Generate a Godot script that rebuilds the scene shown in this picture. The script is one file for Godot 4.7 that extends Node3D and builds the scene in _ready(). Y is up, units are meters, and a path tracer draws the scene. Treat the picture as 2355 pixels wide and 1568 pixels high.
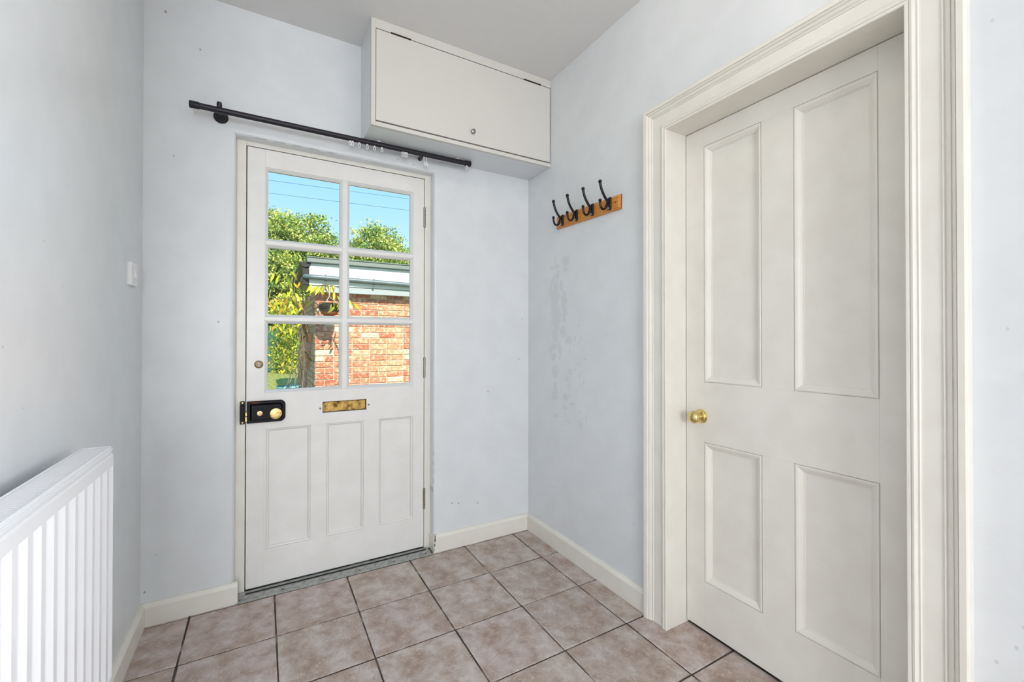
extends Node3D

# World: x to the right along the back wall (right wall at x = 0), y up, z towards the camera (back wall at z = 0). Metres.
const XL := -1.867          # left wall
const YC := 2.666           # ceiling
const ZR := 6.4             # unseen rear wall, set back to even out the window light
const ZL := 1.75            # left wall ends here, out of view; an added lobby opens for window light
const XO := -4.2            # far wall of the added, unseen lobby
const XR := 2.4             # far wall of the added, unseen room on the right
const ZO := 2.25            # right wall ends here, out of view; the added room opens
const UNSEEN_HALL_LAMP := 0.06  # ceiling lamp out of view above the frame
const UNSEEN_WINDOW_A := 9.8  # unseen window behind the camera, lights the back wall and side door
const ADDED_WINDOW_B := 17.5  # added window out of view, fill for the left wall

var M := {}
var rng := RandomNumberGenerator.new()
var uv2_wall := ""          # which wall's second UVs are being written
var uv1_tile := false
var tile_off := Vector2.ZERO
var tile_swap := false


func _ready() -> void:
	rng.seed = 7
	camera_and_light()
	make_materials()
	build_shell()
	build_floor()
	build_front_door()
	build_side_door()
	build_skirting()
	build_cupboard()
	build_radiator()
	build_pole()
	build_coat_rack()
	build_switch()
	build_unseen_ceiling_light()
	build_garden()


func camera_and_light() -> void:
	var cam := Camera3D.new()
	cam.name = "camera"
	cam.projection = Camera3D.PROJECTION_FRUSTUM
	cam.near = 0.05
	cam.far = 200.0
	cam.size = 0.05 * 1568.0 / 997.9
	cam.frustum_offset = Vector2(0, -0.05 * 11.8 / 997.9)
	cam.position = Vector3(-1.4343, 1.176, 2.2993)
	cam.rotation = Vector3(deg_to_rad(0.39), deg_to_rad(-29.8), deg_to_rad(0.04))
	add_child(cam)
	cam.current = true

	var sky_m := ProceduralSkyMaterial.new()
	sky_m.sky_top_color = Color(0.42, 0.74, 0.97)
	sky_m.sky_horizon_color = Color(0.84, 0.96, 1.0)
	sky_m.sky_curve = 0.22
	sky_m.ground_bottom_color = Color(0.36, 0.38, 0.30)
	sky_m.ground_horizon_color = Color(0.62, 0.70, 0.66)
	sky_m.sun_angle_max = 1.0
	sky_m.energy_multiplier = 1.3
	var sky := Sky.new()
	sky.sky_material = sky_m
	var env := Environment.new()
	env.background_mode = Environment.BG_SKY
	env.sky = sky
	env.tonemap_mode = Environment.TONE_MAPPER_LINEAR
	env.tonemap_exposure = 1.0
	env.sdfgi_enabled = true
	env.ssao_enabled = true
	env.ssil_enabled = true
	var we := WorldEnvironment.new()
	we.name = "environment"
	we.environment = env
	add_child(we)

	var sun := DirectionalLight3D.new()
	sun.name = "sun"
	sun.light_color = Color(1.0, 0.96, 0.88)
	sun.light_energy = 2.3
	sun.light_angular_distance = 0.5
	sun.shadow_enabled = true
	add_child(sun)
	sun.look_at_from_position(Vector3.ZERO, Vector3(-0.02, -0.27, -0.35), Vector3.UP)


# ------------------------------------------------------------------ helpers
func numbered(called: String, parent: Node) -> String:
	if not parent.has_node(NodePath(called)):
		return called
	var i := 1
	while parent.has_node(NodePath("%s_%03d" % [called, i])):
		i += 1
	return "%s_%03d" % [called, i]


func new_st() -> SurfaceTool:
	var st := SurfaceTool.new()
	st.begin(Mesh.PRIMITIVE_TRIANGLES)
	st.set_smooth_group(-1)
	return st


func to_mesh(st: SurfaceTool, normals := true) -> ArrayMesh:
	if normals:
		st.generate_normals()
	return st.commit()


func put(mesh: Mesh, called: String, mat: Material, parent: Node = null) -> MeshInstance3D:
	var p: Node = parent if parent else self
	var o := MeshInstance3D.new()
	o.mesh = mesh
	o.material_override = mat
	o.name = numbered(called, p)
	p.add_child(o, true)
	return o


func obj(st: SurfaceTool, called: String, mat: Material, parent: Node = null) -> MeshInstance3D:
	return put(to_mesh(st), called, mat, parent)


func thing(called: String, label: String, category: String, at := Vector3.ZERO, group := "") -> Node3D:
	var o := Node3D.new()
	o.name = numbered(called, self)
	add_child(o, true)
	o.position = at
	tag(o, label, category, group)
	return o


func tag(o: Node, label: String, category: String, group := "") -> void:
	o.set_meta("label", label)
	o.set_meta("category", category)
	if group:
		o.set_meta("group", group)


func structure(o: Node, label: String, category: String) -> void:
	o.set_meta("kind", "structure")
	tag(o, label, category)


func stuff(o: Node) -> void:
	o.set_meta("kind", "stuff")


func vt(st: SurfaceTool, p: Vector3) -> void:
	if uv2_wall == "back":
		st.set_uv2(Vector2((p.x - XL) / 1.867, 1.0 - p.y / YC))
	elif uv2_wall == "side":
		st.set_uv2(Vector2(p.z / 2.35, 1.0 - p.y / YC))
	if uv1_tile:
		var q := Vector2(p.x, p.z) * 1.25
		st.set_uv((Vector2(q.y, -q.x) if tile_swap else q) + tile_off)
	st.add_vertex(p)


func tri(st: SurfaceTool, a: Vector3, b: Vector3, c: Vector3, out: Vector3) -> void:
	if (a - c).cross(a - b).dot(out) >= 0.0:
		vt(st, a); vt(st, b); vt(st, c)
	else:
		vt(st, a); vt(st, c); vt(st, b)


func quad(st: SurfaceTool, a: Vector3, b: Vector3, c: Vector3, d: Vector3, out: Vector3) -> void:
	if (a - c).cross(a - b).dot(out) + (a - d).cross(a - c).dot(out) >= 0.0:
		vt(st, a); vt(st, b); vt(st, c)
		vt(st, a); vt(st, c); vt(st, d)
	else:
		vt(st, a); vt(st, c); vt(st, b)
		vt(st, a); vt(st, d); vt(st, c)


# box with chamfered edges
func box(st: SurfaceTool, lo: Vector3, hi: Vector3, ch := 0.0, xf := Transform3D()) -> void:
	var c := (lo + hi) * 0.5
	var h := (hi - lo) * 0.5
	ch = minf(ch, minf(h.x, minf(h.y, h.z)) * 0.9)
	var k := h - Vector3(ch, ch, ch)
	var b := xf.basis
	for ax in 3:
		var u := (ax + 1) % 3
		var v := (ax + 2) % 3
		for s in [-1.0, 1.0]:
			var pts := []
			for q in [[-1, -1], [1, -1], [1, 1], [-1, 1]]:
				var p := Vector3.ZERO
				p[ax] = s * h[ax]
				p[u] = q[0] * k[u]
				p[v] = q[1] * k[v]
				pts.append(xf * (c + p))
			var n := Vector3.ZERO
			n[ax] = s
			quad(st, pts[0], pts[1], pts[2], pts[3], b * n)
	if ch <= 0.0:
		return
	for ax in 3:
		var u := (ax + 1) % 3
		var v := (ax + 2) % 3
		for q in [[-1, -1], [1, -1], [1, 1], [-1, 1]]:
			var p1 := Vector3.ZERO; var p2 := Vector3.ZERO
			p1[u] = q[0] * h[u]; p1[v] = q[1] * k[v]
			p2[u] = q[0] * k[u]; p2[v] = q[1] * h[v]
			var e := Vector3.ZERO
			e[ax] = k[ax]
			var n := Vector3.ZERO
			n[u] = q[0]; n[v] = q[1]
			quad(st, xf * (c + p1 - e), xf * (c + p1 + e), xf * (c + p2 + e), xf * (c + p2 - e), b * n)
	for sx in [-1.0, 1.0]:
		for sy in [-1.0, 1.0]:
			for sz in [-1.0, 1.0]:
				var s := Vector3(sx, sy, sz)
				tri(st, xf * (c + s * Vector3(h.x, k.y, k.z)), xf * (c + s * Vector3(k.x, h.y, k.z)), xf * (c + s * Vector3(k.x, k.y, h.z)), b * s)


func frame_of(axis: Vector3) -> Basis:
	var w := axis.normalized()
	var u := w.cross(Vector3.UP if absf(w.y) < 0.9 else Vector3.RIGHT).normalized()
	return Basis(u, w.cross(u).normalized(), w)


# profile of (radius, height along axis)
func lathe(st: SurfaceTool, at: Vector3, axis: Vector3, prof: Array, seg := 24, squash := 1.0) -> void:
	var b := frame_of(axis)
	var group := 1
	for i in prof.size() - 1:
		var p: Vector2 = prof[i]
		var q: Vector2 = prof[i + 1]
		if p.is_equal_approx(q):
			continue
		if i > 0:
			var before: Vector2 = prof[i] - prof[i - 1]
			if absf(before.angle_to(q - p)) > 0.6:
				group += 1
		st.set_smooth_group(group)
		for k in seg:
			var a0 := TAU * k / seg
			var a1 := TAU * (k + 1) / seg
			var r0 := b.x * cos(a0) + b.y * sin(a0) * squash
			var r1 := b.x * cos(a1) + b.y * sin(a1) * squash
			var m := (r0 + r1) * 0.5
			var d := q - p
			var out := m * d.y - b.z * d.x
			var A := at + r0 * p.x + b.z * p.y
			var B := at + r1 * p.x + b.z * p.y
			var C := at + r1 * q.x + b.z * q.y
			var D := at + r0 * q.x + b.z * q.y
			if p.x < 1e-6:
				tri(st, A, C, D, out)
			elif q.x < 1e-6:
				tri(st, A, B, C, out)
			else:
				quad(st, A, B, C, D, out)
	st.set_smooth_group(-1)


func ball(st: SurfaceTool, at: Vector3, r: float, seg := 14, axis := Vector3.UP) -> void:
	var prof := []
	for i in seg / 2 + 1:
		var a := -PI / 2 + PI * i / (seg / 2)
		prof.append(Vector2(maxf(r * cos(a), 0.0), r * sin(a)))
	lathe(st, at, axis, prof, seg)


func tube(st: SurfaceTool, pts: Array, radii: Array, seg := 10, caps := true) -> void:
	var frames := []
	var u := Vector3.ZERO
	for i in pts.size():
		var t: Vector3
		if i == 0:
			t = pts[1] - pts[0]
		elif i == pts.size() - 1:
			t = pts[i] - pts[i - 1]
		else:
			t = (pts[i + 1] - pts[i]).normalized() + (pts[i] - pts[i - 1]).normalized()
		t = t.normalized()
		if i == 0:
			u = frame_of(t).x
		else:
			u = (u - t * u.dot(t)).normalized()
		frames.append([u, t.cross(u), t])
	st.set_smooth_group(3)
	for i in pts.size() - 1:
		for k in seg:
			var a0 := TAU * k / seg
			var a1 := TAU * (k + 1) / seg
			var f = frames[i]
			var g = frames[i + 1]
			var r0: float = radii[i % radii.size()] if radii.size() > 1 else radii[0]
			var r1: float = radii[(i + 1) % radii.size()] if radii.size() > 1 else radii[0]
			var n0: Vector3 = f[0] * cos(a0) + f[1] * sin(a0)
			var n1: Vector3 = f[0] * cos(a1) + f[1] * sin(a1)
			var m0: Vector3 = g[0] * cos(a0) + g[1] * sin(a0)
			var m1: Vector3 = g[0] * cos(a1) + g[1] * sin(a1)
			quad(st, pts[i] + n0 * r0, pts[i] + n1 * r0, pts[i + 1] + m1 * r1, pts[i + 1] + m0 * r1, n0 + n1)
	st.set_smooth_group(-1)
	if caps:
		for e in [0, pts.size() - 1]:
			var f = frames[e]
			var r: float = radii[e % radii.size()] if radii.size() > 1 else radii[0]
			var s := -1.0 if e == 0 else 1.0
			for k in seg:
				var a0 := TAU * k / seg
				var a1 := TAU * (k + 1) / seg
				tri(st, pts[e], pts[e] + (f[0] * cos(a0) + f[1] * sin(a0)) * r, pts[e] + (f[0] * cos(a1) + f[1] * sin(a1)) * r, f[2] * s)


func smooth_path(ctrl: Array, n := 8) -> Array:
	var out := []
	for i in ctrl.size() - 1:
		var p0: Vector3 = ctrl[maxi(i - 1, 0)]
		var p1: Vector3 = ctrl[i]
		var p2: Vector3 = ctrl[i + 1]
		var p3: Vector3 = ctrl[mini(i + 2, ctrl.size() - 1)]
		for k in n:
			out.append(p1.cubic_interpolate(p2, p0, p3, float(k) / n))
	out.append(ctrl[-1])
	return out


# a flat face in the plane w, between u0..u1 and v0..v1, with rectangular holes [u0, u1, v0, v1]
func face(st: SurfaceTool, u0: float, u1: float, v0: float, v1: float, w: float, holes: Array, out := Vector3.BACK) -> void:
	var us := [u0, u1]
	var vs := [v0, v1]
	for h in holes:
		us.append_array([h[0], h[1]])
		vs.append_array([h[2], h[3]])
	us.sort()
	vs.sort()
	for i in us.size() - 1:
		if us[i + 1] - us[i] < 1e-6:
			continue
		for j in vs.size() - 1:
			if vs[j + 1] - vs[j] < 1e-6:
				continue
			var cu: float = (us[i] + us[i + 1]) * 0.5
			var cv: float = (vs[j] + vs[j + 1]) * 0.5
			var inside := false
			for h in holes:
				if cu > h[0] and cu < h[1] and cv > h[2] and cv < h[3]:
					inside = true
			if not inside:
				quad(st, Vector3(us[i], vs[j], w), Vector3(us[i + 1], vs[j], w), Vector3(us[i + 1], vs[j + 1], w), Vector3(us[i], vs[j + 1], w), out)


# mitred moulding round the inside of a rectangle; profile of (inset, w)
func ring(st: SurfaceTool, u0: float, u1: float, v0: float, v1: float, prof: Array) -> void:
	for i in prof.size() - 1:
		var a: Vector2 = prof[i]
		var b: Vector2 = prof[i + 1]
		var d := b - a
		var A := [Vector3(u0 + a.x, v0 + a.x, a.y), Vector3(u1 - a.x, v0 + a.x, a.y), Vector3(u1 - a.x, v1 - a.x, a.y), Vector3(u0 + a.x, v1 - a.x, a.y)]
		var B := [Vector3(u0 + b.x, v0 + b.x, b.y), Vector3(u1 - b.x, v0 + b.x, b.y), Vector3(u1 - b.x, v1 - b.x, b.y), Vector3(u0 + b.x, v1 - b.x, b.y)]
		var inw := [Vector3.UP, Vector3.LEFT, Vector3.DOWN, Vector3.RIGHT]
		for k in 4:
			var m := (k + 1) % 4
			quad(st, A[k], A[m], B[m], B[k], inw[k] * -d.y + Vector3.BACK * d.x)


# mitred moulding on three sides of an opening; profile of (outset, w)
func arch(st: SurfaceTool, u0: float, u1: float, v0: float, v1: float, prof: Array) -> void:
	for i in prof.size() - 1:
		var a: Vector2 = prof[i]
		var b: Vector2 = prof[i + 1]
		var d := b - a
		quad(st, Vector3(u0 - a.x, v0, a.y), Vector3(u0 - a.x, v1 + a.x, a.y), Vector3(u0 - b.x, v1 + b.x, b.y), Vector3(u0 - b.x, v0, b.y), Vector3.LEFT * -d.y + Vector3.BACK * d.x)
		quad(st, Vector3(u1 + a.x, v0, a.y), Vector3(u1 + a.x, v1 + a.x, a.y), Vector3(u1 + b.x, v1 + b.x, b.y), Vector3(u1 + b.x, v0, b.y), Vector3.RIGHT * -d.y + Vector3.BACK * d.x)
		quad(st, Vector3(u0 - a.x, v1 + a.x, a.y), Vector3(u1 + a.x, v1 + a.x, a.y), Vector3(u1 + b.x, v1 + b.x, b.y), Vector3(u0 - b.x, v1 + b.x, b.y), Vector3.UP * -d.y + Vector3.BACK * d.x)


# rounded rectangle built up in levels of (inset, w); radii for the corners: left bottom, right bottom, right top, left top
func rrect(u0: float, u1: float, v0: float, v1: float, radii: Array, inset: float, seg: int) -> Array:
	var pts := []
	var cs := [[u0, v0, 1, 1, PI], [u1, v0, -1, 1, PI * 1.5], [u1, v1, -1, -1, 0.0], [u0, v1, 1, -1, PI * 0.5]]
	for k in 4:
		var R: float = radii[k]
		var r := maxf(R - inset, 0.0005)
		var off := maxf(R, inset + 0.0005)
		for i in seg + 1:
			var a: float = cs[k][4] + PI * 0.5 * i / seg
			pts.append(Vector2(cs[k][0] + cs[k][2] * off + cos(a) * r, cs[k][1] + cs[k][3] * off + sin(a) * r))
	return pts


func plate(st: SurfaceTool, u0: float, u1: float, v0: float, v1: float, radii: Array, levels: Array, seg := 6, cap := true) -> void:
	var last := []
	for i in levels.size():
		var L: Vector2 = levels[i]
		var now := rrect(u0, u1, v0, v1, radii, L.x, seg)
		if i > 0:
			var d: Vector2 = levels[i] - levels[i - 1]
			for k in now.size():
				var m := (k + 1) % now.size()
				var dir: Vector2 = (last[m] - last[k]).normalized()
				var outw := Vector3(dir.y, -dir.x, 0)
				quad(st, Vector3(last[k].x, last[k].y, levels[i - 1].y), Vector3(last[m].x, last[m].y, levels[i - 1].y), Vector3(now[m].x, now[m].y, L.y), Vector3(now[k].x, now[k].y, L.y), outw * d.y + Vector3.BACK * d.x)
		last = now
	if cap:
		var c := Vector3((u0 + u1) * 0.5, (v0 + v1) * 0.5, levels[-1].y)
		for k in last.size():
			var m := (k + 1) % last.size()
			tri(st, c, Vector3(last[k].x, last[k].y, c.z), Vector3(last[m].x, last[m].y, c.z), Vector3.BACK)


# ------------------------------------------------------------------ materials
func noise_tex(freq: float, octaves := 4, seed_ := 1, as_normal := false, bump := 4.0, size := 512, kind := FastNoiseLite.TYPE_SIMPLEX_SMOOTH) -> NoiseTexture2D:
	var n := FastNoiseLite.new()
	n.noise_type = kind
	n.seed = seed_
	n.frequency = freq
	n.fractal_octaves = octaves
	var t := NoiseTexture2D.new()
	t.width = size
	t.height = size
	t.seamless = true
	t.noise = n
	t.as_normal_map = as_normal
	t.bump_strength = bump
	return t


func ramp(stops: Array) -> Gradient:
	var g := Gradient.new()
	var o := PackedFloat32Array()
	var c := PackedColorArray()
	for s in stops:
		o.append(s[0])
		c.append(s[1])
	g.offsets = o
	g.colors = c
	return g


func mat(called: String, col: Color, rough: float, metal := 0.0) -> StandardMaterial3D:
	var m := StandardMaterial3D.new()
	m.resource_name = called
	m.albedo_color = col
	m.roughness = rough
	m.metallic = metal
	M[called] = m
	return m


func mottle(m: StandardMaterial3D, stops: Array, freq: float, scale: float, seed_: int, octaves := 4) -> void:
	var t := noise_tex(freq, octaves, seed_)
	t.color_ramp = ramp(stops)
	m.albedo_texture = t
	m.uv1_triplanar = true
	m.uv1_world_triplanar = true
	m.uv1_scale = Vector3.ONE * scale


func bumpy(m: StandardMaterial3D, freq: float, scale: float, seed_: int, strength: float, octaves := 3) -> void:
	m.normal_enabled = true
	m.normal_texture = noise_tex(freq, octaves, seed_, true, 6.0)
	m.normal_scale = strength
	m.uv1_triplanar = true
	m.uv1_world_triplanar = true
	m.uv1_scale = Vector3.ONE * scale


func make_materials() -> void:
	var m := mat("wall_paint", Color(1, 1, 1), 0.34)
	mottle(m, [[0.25, Color(0.884, 0.898, 0.908)], [0.75, Color(0.898, 0.912, 0.922)]], 0.006, 1.3, 11)
	bumpy(m, 0.14, 1.6, 12, 0.022)
	m = mat("ceiling_paint", Color(0.90, 0.90, 0.895), 0.85)
	bumpy(m, 0.06, 2.0, 13, 0.12, 4)
	m = mat("cream_gloss", Color(1, 1, 1), 0.33)
	mottle(m, [[0.2, Color(0.918, 0.905, 0.868)], [0.8, Color(0.936, 0.925, 0.890)]], 0.008, 1.5, 21)
	bumpy(m, 0.02, 1.5, 22, 0.02, 3)
	m = mat("white_gloss", Color(1, 1, 1), 0.3)
	mottle(m, [[0.2, Color(0.925, 0.918, 0.905)], [0.8, Color(0.94, 0.935, 0.922)]], 0.008, 1.5, 23)
	bumpy(m, 0.02, 1.5, 24, 0.03, 3)
	m = mat("cupboard_paint", Color(0.855, 0.845, 0.82), 0.55)
	bumpy(m, 0.02, 2.0, 25, 0.08, 3)
	mat("radiator_enamel", Color(0.945, 0.95, 0.965), 0.22)
	mat("white_plastic", Color(0.95, 0.95, 0.955), 0.3)
	m = mat("grout", Color(1, 1, 1), 0.95)
	mottle(m, [[0.25, Color(0.25, 0.22, 0.20)], [0.62, Color(0.36, 0.32, 0.30)], [0.8, Color(0.60, 0.56, 0.53)]], 0.012, 1.2, 31)
	m = mat("black_enamel", Color(0.02, 0.022, 0.06), 0.22)
	m.metallic_specular = 0.32
	bumpy(m, 0.03, 6.0, 32, 0.12)
	mat("pole_metal", Color(0.165, 0.155, 0.185), 0.42, 0.35)
	mat("iron", Color(0.03, 0.035, 0.035), 0.3, 0.2)
	m = mat("brass", Color(0.87, 0.79, 0.53), 0.12, 1.0)
	m = mat("worn_brass", Color(1, 1, 1), 0.36, 0.9)
	mottle(m, [[0.2, Color(0.72, 0.58, 0.36)], [0.5, Color(0.87, 0.76, 0.50)], [0.8, Color(0.93, 0.86, 0.66)]], 0.03, 8.0, 33)
	m = mat("letter_brass", Color(1, 1, 1), 0.42, 0.75)
	mottle(m, [[0.16, Color(0.36, 0.27, 0.13)], [0.34, Color(0.58, 0.46, 0.24)], [0.7, Color(0.74, 0.62, 0.36)]], 0.008, 6.0, 34, 6)
	mat("dull_bronze", Color(0.50, 0.42, 0.32), 0.4, 0.7)
	mat("steel", Color(0.62, 0.60, 0.58), 0.35, 0.9)
	mat("keyhole_glow", Color(0.85, 0.83, 0.80), 0.5, 0.2)  # pale tone put in for the light showing at the keyholes
	m = mat("rust", Color(0.36, 0.20, 0.15), 0.8)
	mat("hinge_bronze", Color(0.20, 0.15, 0.10), 0.5, 0.5)
	m = mat("aluminium", Color(1, 1, 1), 0.5, 0.35)
	mottle(m, [[0.25, Color(0.58, 0.58, 0.56)], [0.7, Color(0.70, 0.71, 0.70)]], 0.01, 6.0, 35)
	mat("rubber", Color(0.09, 0.085, 0.08), 0.8)
	m = mat("pine", Color(1, 1, 1), 0.35)
	var gt := noise_tex(0.012, 3, 36)
	gt.color_ramp = ramp([[0.25, Color(0.76, 0.46, 0.17)], [0.45, Color(0.86, 0.58, 0.24)], [0.55, Color(0.80, 0.51, 0.20)], [0.8, Color(0.88, 0.62, 0.28)]])
	m.albedo_texture = gt
	m.uv1_triplanar = true
	m.uv1_scale = Vector3(1.2, 14.0, 14.0)
	m = mat("pine_end", Color(0.55, 0.30, 0.13), 0.5)
	m = mat("glass", Color(0.25, 0.30, 0.30, 0.012), 0.0)
	m.transparency = BaseMaterial3D.TRANSPARENCY_ALPHA
	m.metallic_specular = 0.22
	m = mat("lamp_glass", Color(0.95, 0.93, 0.9), 0.4)
	m.emission_enabled = true
	m.emission = Color(1.0, 0.93, 0.84)
	m.emission_energy_multiplier = 0.9
	m = mat("unseen_window_glow", Color(0.9, 0.92, 0.95), 0.5)  # glowing panes of the unseen windows behind the camera
	m.emission_enabled = true
	m.emission = Color(0.92, 0.96, 1.0)
	m.emission_energy_multiplier = 1.0
	# outdoors
	var cols := [Color(0.80, 0.50, 0.38), Color(0.86, 0.58, 0.44), Color(0.74, 0.44, 0.33), Color(0.88, 0.66, 0.52), Color(0.78, 0.53, 0.42), Color(0.90, 0.76, 0.66)]
	for i in cols.size():
		m = mat("brick_%d" % i, Color(1, 1, 1), 0.9)
		var c: Color = cols[i]
		mottle(m, [[0.2, c.darkened(0.14)], [0.55, c], [0.82, c.lerp(Color(0.95, 0.90, 0.84), 0.55)]], 0.012, 2.5, 40 + i, 4)
		bumpy(m, 0.03, 2.5, 50, 0.8)
	m = mat("side_brick", Color(1, 1, 1), 0.9)  # side bricks coloured paler to lighten the shaded face
	mottle(m, [[0.2, Color(0.66, 0.52, 0.42)], [0.6, Color(0.76, 0.66, 0.56)], [0.85, Color(0.84, 0.78, 0.68)]], 0.012, 2.5, 47, 4)
	bumpy(m, 0.03, 2.5, 50, 0.8)
	m = mat("mortar", Color(0.82, 0.76, 0.68), 0.95)
	bumpy(m, 0.06, 4.0, 51, 0.8)
	mat("fascia_white", Color(0.93, 0.94, 0.95), 0.5)
	mat("grey_trim", Color(0.46, 0.50, 0.485), 0.5)
	mat("soffit_grey", Color(0.62, 0.66, 0.68), 0.6)
	mat("gutter_grey", Color(0.36, 0.42, 0.44), 0.4)
	mat("gutter_black", Color(0.055, 0.065, 0.07), 0.5)
	m = mat("fence_green", Color(0.16, 0.36, 0.27), 0.7)
	m = mat("lawn", Color(1, 1, 1), 0.95)
	mottle(m, [[0.25, Color(0.42, 0.47, 0.16)], [0.5, Color(0.60, 0.62, 0.28)], [0.8, Color(0.74, 0.70, 0.42)]], 0.02, 0.9, 60, 5)
	bumpy(m, 0.06, 0.9, 61, 1.0)
	m = mat("paving", Color(1, 1, 1), 0.95)
	mottle(m, [[0.3, Color(0.56, 0.54, 0.50)], [0.7, Color(0.66, 0.64, 0.60)]], 0.02, 1.0, 62, 4)
	m = mat("bark", Color(0.36, 0.29, 0.23), 0.95)
	m = mat("vine_bark", Color(0.52, 0.46, 0.38), 0.95)
	m = mat("leaf_tint", Color(1, 1, 1), 0.55)
	m.vertex_color_use_as_albedo = true
	m.backlight_enabled = true
	m.backlight = Color(0.55, 0.6, 0.35)
	for a in [["leaf_yellow", Color(0.86, 0.80, 0.20)], ["leaf_lime", Color(0.70, 0.74, 0.20)], ["leaf_gold", Color(0.82, 0.62, 0.22)], ["leaf_green", Color(0.46, 0.58, 0.20)], ["leaf_dry", Color(0.45, 0.28, 0.16)]]:
		m = mat(a[0], a[1], 0.5)
		m.backlight_enabled = true
		m.backlight = Color(0.5, 0.5, 0.25)
	mat("tub_blue", Color(0.62, 0.84, 0.88), 0.4)
	mat("soil", Color(0.24, 0.19, 0.14), 1.0)
	m = mat("cane", Color(0.88, 0.85, 0.76), 0.7)
	mat("basket_twig", Color(0.24, 0.22, 0.18), 0.9)
	mat("coir", Color(0.62, 0.36, 0.22), 0.95)
	mat("wire_dark", Color(0.22, 0.24, 0.26), 0.6)
	mat("render_house", Color(0.80, 0.78, 0.74), 0.9)


# soft-edged marks (damp, dirt, cracks, filler) in paint: a transparent picture with blots, laid over the paint by a second set of UVs.
# spots: [u, v, radius u, radius v, Color, alpha, raggedness], in metres on the wall
func marks(w: float, h: float, px: int, spots: Array, seed_: int) -> ImageTexture:
	var ph := int(px * h / w)
	var im := Image.create_empty(px, ph, false, Image.FORMAT_RGBA8)
	im.fill(Color(0.6, 0.6, 0.6, 0.0))
	var n := FastNoiseLite.new()
	n.seed = seed_
	n.frequency = 9.0
	n.fractal_octaves = 3
	var n2 := FastNoiseLite.new()
	n2.seed = seed_ + 5
	n2.frequency = 30.0
	for s in spots:
		var k := px / w
		var ru: float = s[2] * 1.5
		var rv: float = s[3] * 1.5
		for y in range(maxi(0, int((h - s[1] - rv) * k)), mini(ph, int((h - s[1] + rv) * k) + 1)):
			for x in range(maxi(0, int((s[0] - ru) * k)), mini(px, int((s[0] + ru) * k) + 1)):
				var u: float = (x + 0.5) / k
				var v: float = h - (y + 0.5) / k
				var d := sqrt(pow((u - s[0]) / s[2], 2) + pow((v - s[1]) / s[3], 2))
				d += s[6] * (n.get_noise_2d(u * 3.0, v * 3.0) + 0.5 * n2.get_noise_2d(u * 3.0, v * 3.0))
				var a: float = clampf((1.0 - d) / 0.16, 0.0, 1.0) * s[5]
				if a > 0.0:
					var o := im.get_pixel(x, y)
					if a > o.a:
						var c: Color = s[4]
						im.set_pixel(x, y, Color(c.r, c.g, c.b, a))
	return ImageTexture.create_from_image(im)


func marked(base: String, called: String, tex: Texture2D) -> StandardMaterial3D:
	var m: StandardMaterial3D = M[base].duplicate()
	m.resource_name = called
	m.detail_enabled = true
	m.detail_uv_layer = BaseMaterial3D.DETAIL_UV_2
	m.detail_blend_mode = BaseMaterial3D.BLEND_MODE_MIX
	m.detail_albedo = tex
	M[called] = m
	return m


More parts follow.
